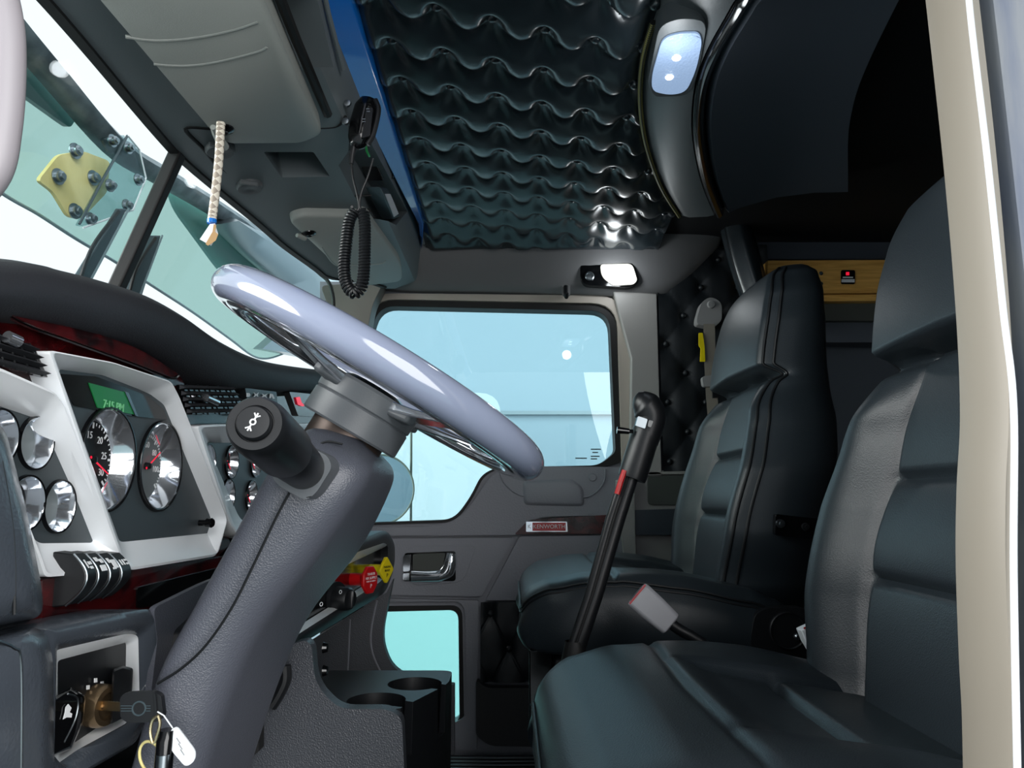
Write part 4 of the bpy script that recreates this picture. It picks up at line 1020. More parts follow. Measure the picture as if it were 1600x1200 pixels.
for u, v in ((324, 722), (361, 722), (399, 722), (355, 775), (392, 775)): gauge(u, v, .0235, .012, 'face', 2.3 if u != 324 else None, [('', 0)], ticks=10)
# display
lc = dplate('display', 'lcd', [(139, 598), (196, 613), (212, 648), (153, 637)], -.0195, .002, 0)
dplate('display_edge', 'steel', [(195, 611), (201, 613), (216, 651), (212, 650)], -.0185, .002, .0005)
o_ = DX(-.019)(178, 635); text('7:15 PM', .0125, M['lcdtext'], o_, (0, 1, 0), (0, 0, 1), lc)
bm = NB(); lathe(bm, [(.004, 0), (.004, .010), (.0062, .011), (.0066, .018), (.005, .020), (0, .020)], DX(-.022)(311, 817), (1, -.1, 0), 20); finish('trip_knob', bm, M['gloss'], dash)
# air vents
def vent(outline, rows, cols, knob):
    v0 = dplate('air_vent', 'gloss', outline, -.006, .008, .001)
    a, b, c, d = outline[0], outline[1], outline[2], outline[3]
    for k in range(rows):
        t_ = (k + .5) / rows; p = (a[0] + (d[0] - a[0]) * t_, a[1] + (d[1] - a[1]) * t_); q = (b[0] + (c[0] - b[0]) * t_, b[1] + (c[1] - b[1]) * t_)
        bm = NB(); P0, Q0 = DX(0)(*p), DX(0)(*q); hexa(bm, [P0 + V((-.004, 0, .0035)), P0 + V((.004, 0, 0)), P0 + V((-.004, 0, -.002))], [Q0 + V((-.004, 0, .0035)), Q0 + V((.004, 0, 0)), Q0 + V((-.004, 0, -.002))]); finish('vent_slat', bm, M['brow'], v0)
    for k in range(cols):
        t_ = (k + .5) / cols; p = (a[0] + (b[0] - a[0]) * t_, a[1] + (b[1] - a[1]) * t_); q = (d[0] + (c[0] - d[0]) * t_, d[1] + (c[1] - d[1]) * t_)
        bm = NB(); tube(bm, [DX(-.003)(*p), DX(-.003)(*q)], .0012, 6); finish('vent_fin', bm, M['black'], v0)
    bm = NB(); tube(bm, [DX(.002)(knob[0] - 9, knob[1] - 4), DX(.004)(knob[0] + 9, knob[1] + 4)], .005, 12); finish('vent_knob', bm, M['chrome'], v0)
vent([(-45, 505), (54, 540), (76, 590), (-45, 560)], 4, 6, (20, 530))
vent([(284, 601), (364, 604), (388, 646), (298, 648)], 5, 5, (330, 625))
# switch row with icons, climate display
sw = dplate('switch_row', 'black', rnd([(383, 606), (432, 612), (436, 648), (390, 646)], 2), -.004, .01, .001)
for k, u in enumerate((388, 400, 413, 425)):
    bm = NB(); q = DX(-.002)
    if k == 0: L = [(u - 3, 614), (u + 1, 614), (u + 3, 617), (u + 1, 620), (u - 3, 620)]
    elif k == 1: L = [(u - 4, 613), (u, 616), (u + 4, 613), (u + 2, 617), (u + 4, 621), (u, 618), (u - 4, 621), (u - 2, 617)]
    elif k == 2: L = [(u - 4, 615), (u, 617), (u + 5, 615), (u + 2, 618), (u + 4, 622), (u, 619.5), (u - 5, 621), (u - 2, 618)]
    else: L = [(u - 3, 615), (u + 1, 616), (u + 4, 623), (u + 1, 623), (u - 1, 618), (u - 2, 622), (u - 4, 622)]
    plate(bm, [[q(a, b) for a, b in L]], (.0006, 0, 0)); finish('switch_icon', bm, M['white'], sw, smooth=False)
cl = dplate('climate_display', 'gloss', rnd([(452, 612), (510, 618), (514, 652), (466, 650)], 2), -.002, .012, .001)
bm = NB(); plate(bm, [[DX(0)(u, v) for u, v in [(462, 621), (468, 620), (471, 629), (476, 634), (472, 635), (465, 632)]]], (.0006, 0, 0)); finish('seat_icon', bm, M['redglow'], cl, smooth=False)
for k in range(3):
    for j in range(2):
        bm = NB(); u, v = 485 + 5 * k, 627 + 9 * j; plate(bm, [[DX(0)(a, b) for a, b in [(u, v), (u + 3, v), (u + 3, v + (4 if j == 0 else 1.4)), (u, v + (4 if j == 0 else 1.4))]]], (.0006, 0, 0)); finish('climate_mark', bm, M['steel'], cl, smooth=False)
# four rocker switches in the left bezel
for k in range(4):
    u0 = 100 + 19 * k; y0 = DX(0)(u0, 900).y; y1 = DX(0)(u0 + 18, 900).y - .0008
    zt, zb_ = DX(0)(u0, 866 - 0 * k).z, DX(0)(u0 + 8, 944 - 4 * k).z
    prof = [(-.012, zt + .002)] + [(.002 + .018 * sin(pi * (t_ * .9 + .08)), zt + (zb_ - zt) * t_) for t_ in [i / 12 for i in range(13)]] + [(-.012, zb_ - .002)]
    bm = NB(); hexa(bm, [V((XD + a, y0, z)) for a, z in prof], [V((XD + a, y1, z)) for a, z in prof]); rk = finish('rocker_switch', bm, M['black'], dash, bevel=.0012)
    bm = NB(); tube(bm, [V((XD + a + .0006, y0, z)) for a, z in prof[1:-1]], .0009, 6); finish('rocker_edge', bm, M['steel'], rk)
    def RP(s, t_): return V((XD + .0032 + .018 * sin(pi * (t_ * .9 + .08)), y0 + (y1 - y0) * s, zt + (zb_ - zt) * t_))
    marks = [[(.25, .12, .35, .28), (.45, .16, .75, .22), (.45, .25, .7, .30)], [(.2, .08, .5, .16), (.55, .12, .8, .2), (.3, .24, .8, .36)], [(.2, .10, .4, .20), (.45, .14, .85, .32), (.3, .3, .6, .34)], [(.2, .14, .3, .26), (.42, .14, .52, .26), (.62, .14, .9, .18), (.62, .22, .9, .26)]][k]
    bm = NB()
    for a, b, c, d in marks: plate(bm, [[RP(a, b), RP(c, b), RP(c, d), RP(a, d)]], (.0005, 0, 0))
    finish('rocker_icon', bm, M['white'], rk, smooth=False)
# padded vinyl at the near end of the dash, two stitched pieces
for nm, L in (('padded_end', [(-160, 640), (-30, 640), (8, 668), (40, 790), (66, 920), (68, 964), (-160, 1010)]), ('padded_end', [(-160, 1014), (10, 990), (50, 978), (74, 990), (84, 1030), (86, 1300), (-160, 1300)])):
    Lr = rnd(L, 26, 6); bm = NB(); n = len(Lr); c = V((sum(p[0] for p in Lr) / n, sum(p[1] for p in Lr) / n)); secs = []
    for k, dx in ((1.0, -.05), (1.0, -.012), (.985, .002), (.95, .012), (.88, .019), (.75, .022)):
        secs.append([PX(c.x + (u - c.x) * k, c.y + (v - c.y) * k, -.345 + dx) for u, v in Lr])
    loft(bm, secs); pe = finish(nm, bm, M['pad'], dash, angle=70)
bm = NB(); tube(bm, [PX(u, v, -.324) for u, v in crv([(2, 720), (16, 800), (22, 870), (22, 960)], 6)], .0012, 6); finish('end_stitching', bm, M['pipe'], dash)
bm = NB(); tube(bm, [PX(u, v, -.3235) for u, v in crv([(-10, 1000), (20, 1012), (32, 1040), (32, 1220)], 6)], .0012, 6); finish('end_stitching', bm, M['steel'], dash)
# lower panel with the ignition recess
XI = -.36
IX = lambda dx=0: (lambda u, v: PX(u, v, XI + dx))
fr_o = rnd([(66, 985), (200, 956), (238, 950, 14), (246, 1000), (236, 1095), (214, 1160), (120, 1215), (66, 1300)], 14, 4)
fr_i = rnd([(86, 1016), (198, 990), (216, 992), (218, 1090), (198, 1130), (120, 1172), (86, 1196), (80, 1170)], 8, 4)
bm = NB(); a = [IX(.004)(u, v) for u, v in fr_o]; b = [IX(-.004)(u, v) for u, v in fr_i]; q = [IX(-.03)(u, v) for u, v in fr_i]
loft(bm, [[p + V((-.05, 0, 0)) for p in a], a, [p.lerp(r, .3) + V((.006, 0, 0)) for p, r in zip(a, b)], [p.lerp(r, .75) + V((.004, 0, 0)) for p, r in zip(a, b)], b, q], True, False); ip = finish('ignition_surround', bm, M['pad'], dash, angle=60)
bm = NB(); i2 = rnd([(90, 1032), (196, 1004), (197, 1008), (196, 1086), (180, 1118), (120, 1158), (92, 1176), (90, 1160)], 6, 4); b2 = [IX(-.020)(u, v) for u, v in i2]
loft(bm, [b, [p.lerp(r, .5) + V((.001, 0, 0)) for p, r in zip(b, b2)], b2], True, False); finish('ignition_frame', bm, M['silver'], dash, angle=50)
pxplate('ignition_panel', M['black'], dash, [[(70, 1010), (225, 985), (225, 1110), (120, 1210), (60, 1210)]], IX(-.020), (-.006, 0, 0))
def rocker2(L, dx, m): 
    r_ = rnd(L, 4); bm = NB(); n = len(r_); c = V((sum(p[0] for p in r_) / n, sum(p[1] for p in r_) / n))
    loft(bm, [[IX(-.02)(u, v) for u, v in r_], [IX(dx - .004)(u, v) for u, v in r_], [IX(dx)(c.x + (u - c.x) * .8, c.y + (v - c.y) * .9) for u, v in r_]])
    return finish('rocker_switch', bm, M[m], dash, angle=30)
r1 = rocker2([(83, 1090), (112, 1073), (134, 1088), (130, 1128), (112, 1170), (74, 1186), (80, 1140)], .004, 'gloss')
bm = NB(); tube(bm, [IX(.004)(u, v) for u, v in crv([(106, 1084), (121, 1092), (118, 1122), (100, 1160)], 5)], .0008, 6); tube(bm, [IX(.003)(u, v) for u, v in crv([(87, 1092), (97, 1102), (94, 1130), (80, 1172)], 5)], .0008, 6); finish('rocker_edge', bm, M['steel'], r1)
bm = NB(); plate(bm, [[IX(.005)(u, v) for u, v in [(102, 1105), (106, 1100), (111, 1106), (108, 1113), (112, 1115), (111, 1121), (103, 1121), (98, 1124), (101, 1113)]]], (.0005, 0, 0)); finish('rocker_icon', bm, M['white'], r1, smooth=False)
rocker2([(176, 1046), (192, 1040), (208, 1044), (206, 1085), (196, 1120), (172, 1132), (174, 1085)], .006, 'black')
# ignition lock
ax = V((1, -.22, 0)).normalized()
lk = IX(-.018)(148, 1102)
bm = NB(); lathe(bm, [(.0185, 0), (.0185, .010), (.0165, .0145), (.0120, .015), (.0110, .011), (.004, .011), (.004, .014), (0, .014)], lk, ax, 36); il = finish('ignition_lock', bm, M['brassrim'], dash, angle=40)
for u, v in ((137, 1074), (149, 1063), (159, 1068)):
    bm = NB(); plate(bm, [[IX(-.0185)(u + a, v + b) for a, b in [(-2.2, -3), (2.2, -3.6), (2.2, 3), (-2.2, 3.6)]]], (.0006, 0, 0)); finish('ignition_mark', bm, M['white'], dash, smooth=False)
key = thing('ignition_key', 'black-headed key in the ignition lock below the gauges', 'key', lk + ax * .02)
yk = .60
K = lambda dy=0: (lambda u, v: P(u, v, yk + dy))
bm = NB(); hexa(bm, [lk + ax * .008 + V((0, 0, .004)), lk + ax * .008 - V((0, 0, .004)), K()(190, 1112), K()(190, 1098)], [p + V((.001, .002, 0)) for p in (lk + ax * .008 + V((0, 0, .004)), lk + ax * .008 - V((0, 0, .004)), K()(190, 1112), K()(190, 1098))]); finish('blade', bm, M['keyblade'], key)
kh = pxplate('key_head', M['black'], key, [rnd([(187, 1090), (194, 1083), (240, 1081), (251, 1087), (255, 1120), (246, 1128), (200, 1130), (188, 1122)], 5)], K(-.003), (0, .006, 0), bevel=.0015)
bm = NB(); ring(bm, K(-.0032)(217, 1107), (0, 1, 0), .0050, .0007, 28, 6); finish('key_emblem', bm, M['darkmetal'], kh)
for dv in (-4, 0, 4):
    bm = NB(); tube(bm, [K(-.0032)(189, 1107 + dv), K(-.0032)(206, 1107 + dv)], .0004, 5); tube(bm, [K(-.0032)(228, 1107 + dv), K(-.0032)(235, 1107 + dv)], .0004, 5); finish('key_line', bm, M['darkmetal'], kh)
bm = NB(); hexa(bm, [K(-.0035)(u, v) for u, v in [(240, 1084), (243, 1084), (246, 1126), (243, 1126)]], [K(-.0045)(u, v) for u, v in [(240, 1084), (243, 1084), (246, 1126), (243, 1126)]]); finish('key_ridge', bm, M['black'], kh)
kr = thing('key_ring', 'brass split ring hanging from the ignition key', 'key ring', K()(232, 1180))
bm = NB(); tube(bm, [K(-.004)(u, v) for u, v in crv([(247, 1118), (238, 1126), (235, 1145), (240, 1162), (246, 1148), (250, 1130), (247, 1118)], 5)], .0012, 6); finish('small_loop', bm, M['keyblade'], kr)
bm = NB(); ring(bm, K(.0)(236, 1184), (.45, 1, .2), .0125, .0011, 40, 8); finish('split_ring', bm, M['brass'], kr)
fb = thing('key_fob', 'black and white cylindrical fob beside the paper tag on the keys', 'fob', K(-.006)(258, 1165))
bm = NB(); tube(bm, [K(-.006)(262, 1140), K(-.006)(261, 1150), K(-.006)(259, 1156), K(-.006)(254, 1215)], [.0058, .0058, .0066, .0066], 20); fbb = finish('barrel', bm, M['gloss'], fb)
bm = NB(); tube(bm, [K(-.0085)(256, 1178), K(-.0085)(253, 1215)], .0052, 16); finish('sleeve', bm, M['steel'], fb)
tg = thing('key_tag', 'white rounded paper tag on a string, hanging from the keys', 'tag', K(-.008)(285, 1165))
pxplate('card', M['paper'], tg, [rnd([(265, 1142), (276, 1134), (306, 1174), (304, 1190), (290, 1199), (267, 1172)], 8)], K(-.008), (0, .0012, 0))
bm = NB(); tube(bm, [K(-.006)(u, v) for u, v in [(246, 1112), (256, 1118), (270, 1138)]], .0006, 5); finish('string', bm, M['paper'], tg)
for i in range(3):
    bm = NB(); u = 276 + 3 * i; v = 1153 + 9 * i; tube(bm, [K(-.0083)(u, v), K(-.0083)(u + 6, v + 9)], .0003, 4); finish('tag_writing', bm, M['beltgrey'], tg)

# right-hand lower panel with the brake valves
XB = -.28
BX2 = lambda dx=0: (lambda u, v: PX(u, v, XB + dx))
vo = rnd([(380, 985), (470, 885), (560, 845), (604, 826, 12), (617, 850), (617, 878), (612, 900), (602, 926, 10), (455, 1016), (400, 1050), (370, 1060)], 8, 4)
vi = rnd([(400, 985), (480, 900), (560, 862), (600, 848, 8), (606, 852), (606, 876), (603, 895), (596, 908, 8), (458, 996), (415, 1022), (400, 1028)], 5, 4)
vp = thing('valve_panel', 'black lower dash panel with a silver frame, holding the brake valves', 'control panel', BX2()(540, 940))
bm = NB(); a = [BX2(0)(u, v) for u, v in vo]; b = [BX2(.002)(u, v) for u, v in vi]
loft(bm, [[p + V((-.10, 0, 0)) for p in a], [p + V((-.008, 0, 0)) for p in a], a, [p.lerp(r, .6) + V((.004, 0, 0)) for p, r in zip(a, b)], b, [p + V((-.02, 0, 0)) for p in b]], True, False); finish('surround', bm, M['black'], vp, angle=50)
vi2 = rnd([(405, 990), (484, 910), (560, 874), (596, 857, 6), (601, 858), (602, 876), (600, 890), (592, 900, 6), (460, 982), (418, 1006), (405, 1012)], 4, 4)
bm = NB(); b2 = [BX2(-.012)(u, v) for u, v in vi2]; loft(bm, [b, [p.lerp(r, .5) + V((.002, 0, 0)) for p, r in zip(b, b2)], b2], True, False); finish('silver_frame', bm, M['silver'], vp, angle=50)
pxplate('back_panel', M['gloss'], vp, [[(390, 1000), (480, 890), (606, 846), (606, 900), (460, 1000), (390, 1040)]], BX2(-.014), (-.01, 0, 0))
bm = NB(); rc_ = BX2(-.014)(517, 934); lathe(bm, [(.026, 0), (.026, .012), (.019, .014), (.018, .036), (.015, .040), (0, .040)], rc_, (1, -.5, 0), 32); rk = finish('rotary_switch', bm, M['black'], vp, angle=40)
bm = NB(); box(bm, rc_ + V((.036, -.018, 0)), (.010, .006, .030), Matrix.Rotation(-.46, 3, 'Z')); finish('rotary_grip', bm, M['black'], rk, bevel=.003)
for u, v in ((502, 944), (532, 925)):
    bm = NB(); ring(bm, BX2(.012)(u, v), (1, -.6, 0), .0026, .0005, 16, 6); finish('rotary_mark', bm, M['white'], rk)
def knob(name, label, m, u, v, L, R, sides, lines, tm, sc):
    c0 = BX2(-.012)(u, v); ax = V((.9, -.42, 0.02)).normalized(); sx = V((0, 0, 1)).cross(ax).normalized(); up = ax.cross(sx)
    t = thing(name, label, 'knob', c0)
    bm = NB(); lathe(bm, [(.011, 0), (.011, L), (0, L)], c0, ax, 28); finish('shaft', bm, M[m], t)
    c1 = c0 + ax * L; bm = NB()
    if sides == 8: pl = [(R * cos(pi / 8 + pi / 4 * k) * .92, R * sin(pi / 8 + pi / 4 * k) * 1.05) for k in range(8)]
    else: pl = [(-R * 1.0, .1 * R), (-.1 * R, R * 1.1), (.1 * R, R * 1.1), (R * 1.0, .1 * R), (R, -.1 * R), (.1 * R, -R * 1.1), (-.1 * R, -R * 1.1), (-R, -.1 * R)]
    plate(bm, [[c1 + sx * a + up * b for a, b in pl]], ax * .007); h = finish('handle_plate', bm, M[m], t, bevel=.0018)
    for i, (s, sz, dy) in enumerate(lines): text(s, sz, tm, c1 + ax * .0076 + up * dy, sx, up, h, 'lettering', .0002)
    return t
knob('trailer_supply_knob', 'red octagonal pull knob lettered in white, left of the yellow one', 'red', 549, 905, .036, .0245, 8, [('TRAILER', .0062, .010), ('AIR SUPPLY', .0066, .003), ('PUSH TO SUPPLY', .0036, -.0025), ('P', .010, -.011)], M['white'], 1)
knob('parking_brake_knob', 'yellow diamond pull knob lettered in black, right of the red one', 'yellow', 579, 890, .034, .0235, 4, [('PARKING', .0062, .006), ('BRAKE', .0062, -.001), ('P', .011, -.011)], M['rubber'], 1)

# ================================================================== STEERING COLUMN
col = thing('steering_column', 'grey leather-grain steering column shroud below the wheel', 'steering column', P(440, 950, .72))
def quad(L, R_, Fr, yn=.62, yf=.80):
    a, b, c = P(*L, yn), P(*R_, yn + .02), P(*Fr, yf); d = a + (c - b) * .95 + V((0, .0, 0)); d.y = yf
    return [a, b, c, d]
q = [quad((470, 668), (566, 694), (600, 712), .66), quad((432, 700), (578, 722), (620, 738), .63), quad((396, 755), (560, 768), (612, 775)), quad((346, 845), (488, 868), (570, 858)), quad((296, 935), (398, 985), (492, 960)), quad((232, 1055), (345, 1100), (442, 1072)), quad((190, 1200), (300, 1240), (398, 1205)), quad((150, 1330), (250, 1380), (360, 1330))]
bm = NB(); secs = []
dense = [[V(p) for p in zip(*[iter(s)] * 3)] for s in crv([sum((tuple(p) for p in s), ()) for s in q], 6)]
for s in dense:
    pts = []; r_ = .026
    for i in range(4):
        p, a, b = s[i], s[i - 1], s[(i + 1) % 4]
        e1 = p + (a - p).normalized() * min(r_, (a - p).length * .45); e2 = p + (b - p).normalized() * min(r_, (b - p).length * .45)
        for k in range(7):
            t_ = k / 6; pts.append(e1 * (1 - t_) ** 2 + p * 2 * t_ * (1 - t_) + e2 * t_ * t_)
    secs.append(pts)
# rounded top end
s0 = secs[0]; c0 = sum(s0, V()) / len(s0); up_ = (secs[0][0] - secs[6][0]).normalized()
secs = [[c0 + (p - c0) * .72 + up_ * .010 for p in s0], [c0 + (p - c0) * .92 + up_ * .006 for p in s0]] + secs
loft(bm, secs); shroud = finish('shroud', bm, M['column'], col, angle=60)
bm = NB(); tube(bm, [P(u, v, .6195) for u, v in crv([(452, 770), (430, 812), (395, 885), (362, 950), (322, 1008), (284, 1044), (246, 1068)], 6)], .0012, 6); finish('shroud_seam', bm, M['pipe'], shroud)
bm = NB(); tube(bm, [P(u, v, .652) for u, v in crv([(492, 704), (500, 694), (514, 690), (535, 694)], 5)], .0011, 6); finish('shroud_seam', bm, M['pipe'], shroud)
# knee panel to the left of the column
bm = NB(); Lk = rnd([(240, 950, 10), (330, 905, 30), (420, 880), (400, 1250), (225, 1250), (234, 1100), (246, 1000)], 8, 4)
plate(bm, [[PX(u, v, -.352) for u, v in Lk]], (-.006, 0, 0)); finish('knee_panel', bm, M['column'], col, bevel=.002, segs=2)
# stalk
stl = thing('turn_signal_stalk', 'thick black turn-signal stalk with a wiper button, on the column', 'stalk', P(470, 735, .60))
bm = NB(); Ls = rnd([(430, 732), (470, 692), (512, 712), (519, 730), (494, 770), (478, 783), (436, 760), (424, 745)], 14, 5)
plate(bm, [[P(u, v, .606) for u, v in Ls]], (0, .03, 0)); finish('base_boot', bm, M['hub'], stl, bevel=.005, segs=3)
ax0, ax1 = P(478, 735, .618), P(398, 662, .44)
d_ = (ax1 - ax0); Ld = d_.length; d_.normalize()
bm = NB(); lathe(bm, [(.0150, 0), (.0170, .004), (.0182, Ld * .40), (.0175, Ld * .44), (.0172, Ld * .47), (.0190, Ld * .49), (.0200, Ld * .52), (.0190, Ld * .92), (.0175, Ld * .985), (.0160, Ld), (.0115, Ld), (.0110, Ld - .002), (0, Ld - .002)], ax0, d_, 48); sb_ = finish('stalk_body', bm, M['black'], stl, angle=40)
bm = NB(); lathe(bm, [(.0105, Ld - .004), (.0105, Ld + .0025), (.0095, Ld + .004), (0, Ld + .0045)], ax0, d_, 36); bt = finish('end_button', bm, M['black'], stl, angle=40)
sx = V((1, 0, .0)); sx = (sx - d_ * sx.dot(d_)).normalized(); up = d_.cross(sx); up = up if up.z > 0 else -up
cc = ax0 + d_ * (Ld + .0047); dr = (sx * .45 + up * .9).normalized(); dq = d_.cross(dr)
bm = NB()
for s in (-1, 1):
    tube(bm, [cc + dr * (s * .0052) + dq * .002, cc + dr * (s * .0032), cc + dr * (s * .0052) - dq * .002], .0005, 5)
    tube(bm, [cc + dr * (s * .0060), cc + dr * (s * .0018)], .0005, 5)
ring(bm, cc, d_, .0016, .0005, 16, 6)
finish('wiper_icon', bm, M['white'], bt)

# ================================================================== STEERING WHEEL
WN = V((.5, .035, .866)).normalized()                  # wheel axis
WC = P(597, 593, .73)
sw_ = thing('steering_wheel', 'glossy lavender-grey steering wheel with chrome spokes', 'steering wheel', WC)
wx = (V((1, 0, 0)) - WN * WN.x).normalized(); wy = WN.cross(wx)
RR, RT = .168, .0168
bm = NB(); ring(bm, WC, WN, RR, RT, 128, 24); rimo = finish('rim', bm, M['rim'], sw_)
bm = NB(); ring(bm, WC - WN * .0085, WN, RR - .0115, .0105, 128, 12, .9); finish('chrome_band', bm, M['chrome'], rimo)
def W(a, b, h=0): return WC + wx * a + wy * b + WN * h
hb_c = W(0, 0, -.062)
bm = NB(); lathe(bm, [(0, 0), (.050, 0), (.0515, .002), (.0515, .024), (.050, .0255), (.0515, .027), (.0525, .044), (.050, .047), (0, .047)], hb_c, WN, 64); hbo = finish('hub', bm, M['hub'], sw_, angle=35)
bm = NB(); lathe(bm, [(.038, -.02), (.038, .002)], hb_c, WN, 40); finish('hub_neck', bm, M['neck'], hbo)
bm = NB(); lathe(bm, [(.034, .045), (.034, .049), (.028, .052), (0, .053)], hb_c, WN, 48); finish('horn_button', bm, M['gloss'], hbo)
for k in range(4):
    a = pi / 4 + k * pi / 2 + .12; e = wx * cos(a) + wy * sin(a); f_ = WN.cross(e)
    bm = NB(); secs = []
    for r_, h, wd_, th in ((.030, -.020, .016, .010), (.050, -.020, .014, .010), (.075, -.017, .011, .008), (.11, -.011, .009, .006), (.150, -.004, .011, .005), (.166, -.002, .014, .005)):
        c = WC + e * r_ + WN * h; secs.append([c + f_ * wd_ + WN * th * .4, c + f_ * wd_ - WN * th * .6, c - f_ * wd_ - WN * th * .6, c - f_ * wd_ + WN * th * .4])
    loft(bm, secs); sp = finish('spoke', bm, M['chrome'], sw_, bevel=.002)
    bm = NB(); secs = []
    for r_, h, wd_ in ((.026, -.022, .018), (.050, -.022, .013), (.072, -.020, .006)):
        c = WC + e * r_ + WN * h; secs.append([c + f_ * wd_ + WN * .004, c + f_ * wd_ - WN * .008, c - f_ * wd_ - WN * .008, c - f_ * wd_ + WN * .004])
    loft(bm, secs); finish('spoke_cover', bm, M['hub'], sp, bevel=.003)

# ================================================================== CENTRE CONSOLE (engine cover side with the cup holders)
cc_ = thing('centre_console', 'black grained centre console with two cup holders below the brake knobs', 'console', P(540, 1150, 1.05))
bm = NB(); Lc = rnd([(330, 1080), (440, 1010, 20), (478, 1000, 12), (487, 1010, 10), (492, 1070, 26), (530, 1108, 20), (606, 1108, 14), (628, 1122, 14), (634, 1260), (330, 1260)], 10, 5)
plate(bm, [[P(u, v, .97) for u, v in Lc]], (0, .022, 0)); finish('side_wall', bm, M['engine'], cc_, bevel=.009, segs=4)
bm = NB(); plate(bm, [[P(u, v, 1.64) for u, v in [(420, 1042), (604, 926)] + crv([(614, 905), (606, 945), (599, 985), (602, 1015), (616, 1042), (645, 1058), (710, 1070)], 5) + [(710, 1180), (400, 1180)]]], (0, .02, 0)); finish('back_wall', bm, M['engine'], cc_)
bm = NB(); tube(bm, [P(u, v, 1.637) for u, v in crv([(589, 938), (580, 985), (582, 1020), (598, 1056)], 5)], .0022, 6); finish('back_rib', bm, M['door'], cc_)
bm = NB(); tube(bm, [P(u, v, 1.637) for u, v in [(547, 968), (543, 1064)]], .002, 6); finish('back_rib', bm, M['door'], cc_)
for v in (1012, 1048):
    bm = NB(); lathe(bm, [(0, -.006), (.006, -.006), (.008, 0)], P(505, v, 1.10), (-1, 0, 0), 16); finish('plug', bm, M['gloss'], cc_)
ZT = .487
tray = [(-.30, .985), (-.150, .985), (-.142, .99), (-.098, 1.10), (-.092, 1.125), (-.092, 1.20), (-.30, 1.20)]
bm = NB(); plate(bm, [[V((x, y, ZT)) for x, y in rnd([(x, y, .02) for x, y in tray], .02, 5)]], (0, 0, -.30)); tr = finish('cup_tray', bm, M['black'], cc_, bevel=0)
for (u, v) in ((588, 1094), (648, 1068)):
    c = PZ(u, v, ZT); cut = NB(); lathe(cut, [(0, .03), (.040, .03), (.036, -.075), (0, -.075)], c, (0, 0, 1), 40)
    carve(tr, finish('cut', cut, M['black'], None))
    cut = NB(); ex = V((.9, -.42, 0)).normalized(); s_ = V((0, 0, 1)).cross(ex)
    hexa(cut, [c + ex * .01 + s_ * .014 + V((0, 0, .03)), c + ex * .12 + s_ * .014 + V((0, 0, .03)), c + ex * .12 - s_ * .014 + V((0, 0, .03)), c + ex * .01 - s_ * .014 + V((0, 0, .03))], [c + ex * .01 + s_ * .012 + V((0, 0, -.065)), c + ex * .12 + s_ * .012 + V((0, 0, -.065)), c + ex * .12 - s_ * .012 + V((0, 0, -.065)), c + ex * .01 - s_ * .012 + V((0, 0, -.065))])
    carve(tr, finish('cut', cut, M['black'], None))
tr.data.materials.clear(); tr.data.materials.append(M['black'])
md = tr.modifiers.new('bevel', 'BEVEL'); md.width = .003; md.segments = 2; md.limit_method = 'ANGLE'; md.angle_limit = .8
# pedal bits left of the console
pd_ = thing('pedal', 'dark pedal arm half hidden behind the steering column', 'pedal', P(430, 1090, .95))
bm = NB(); tube(bm, [P(u, v, .95) for u, v in crv([(446, 1040), (446, 1062), (436, 1085), (424, 1104)], 5)], .007, 10); finish('arm', bm, M['black'], pd_)
bm = NB(); plate(bm, [[P(u, v, .945) for u, v in rnd([(392, 1150), (404, 1135), (404, 1175), (394, 1182)], 3)]], (0, .02, 0)); finish('pad', bm, M['rubber'], pd_, bevel=.003)

# ================================================================== GEAR LEVER
YG = 1.06
gl = thing('gear_lever', 'tall black gear lever with a bent grip and red wire', 'gear lever', P(905, 1005, YG))
G = lambda dy=0: (lambda u, v: P(u, v, YG + dy))
bm = NB(); tube(bm, [G()(u, v) for u, v in [(896, 1030), (930, 930), (965, 812), (990, 735)]], [.0115, .0110, .0105, .010], 16); finish('shaft', bm, M['black'], gl)
bm = NB(); tube(bm, [G(-.004)(u, v) for u, v in [(887, 1030), (920, 930), (953, 812), (978, 735)]], .0065, 12); finish('air_hose', bm, M['black'], gl)
bm = NB(); tube(bm, [G(-.009)(u, v) for u, v in [(893, 1030), (926, 930), (959, 812), (984, 735)]], .0022, 8); finish('cable', bm, M['rubber'], gl)
bm = NB(); tube(bm, [G(-.013)(u, v) for u, v in [(976, 735), (970, 752), (964, 772)]], .0040, 10); finish('red_wire', bm, M['red'], gl)
bm = NB(); tube(bm, [G()(u, v) for u, v in [(987, 748), (989, 742), (1004, 694), (1014, 664)]], [.0195, .0205, .0205, .0200], 28); finish('grip_sleeve', bm, M['black'], gl, angle=40)
bm = NB(); tube(bm, [G()(u, v) for u, v in crv([(1007, 690), (1014, 668), (1017, 652), (1013, 640), (1006, 632), (998, 627), (990, 624)], 4)], [itp([(0, .0196), (.4, .0225), (.6, .0225), (.8, .0175), (.92, .0125), (1, .003)], k / 24) for k in range(25)], 28); kb = finish('knob', bm, M['black'], gl, angle=70)
bm = NB(); plate(bm, [[G(-.0215)(u, v) for u, v in rnd([(997, 650), (1012, 655), (1008, 670), (993, 665)], 2)]], (0, .006, 0)); finish('range_switch', bm, M['steel'], gl, bevel=.001)
bm = NB(); plate(bm, [[G(-.0215)(u, v) for u, v in rnd([(1014, 656), (1021, 658), (1017, 668), (1012, 666)], 2)]], (0, .006, 0)); finish('splitter_switch', bm, M['beltgrey'], gl, bevel=.001)
bm = NB(); tube(bm, [G(-.012)(u, v) for u, v in [(989, 674), (982, 674)]], .0028, 8); tube(bm, [G(-.012)(u, v) for u, v in [(983, 674), (964, 672)]], [.004, .0052], 12); finish('side_trigger', bm, M['gloss'], gl)
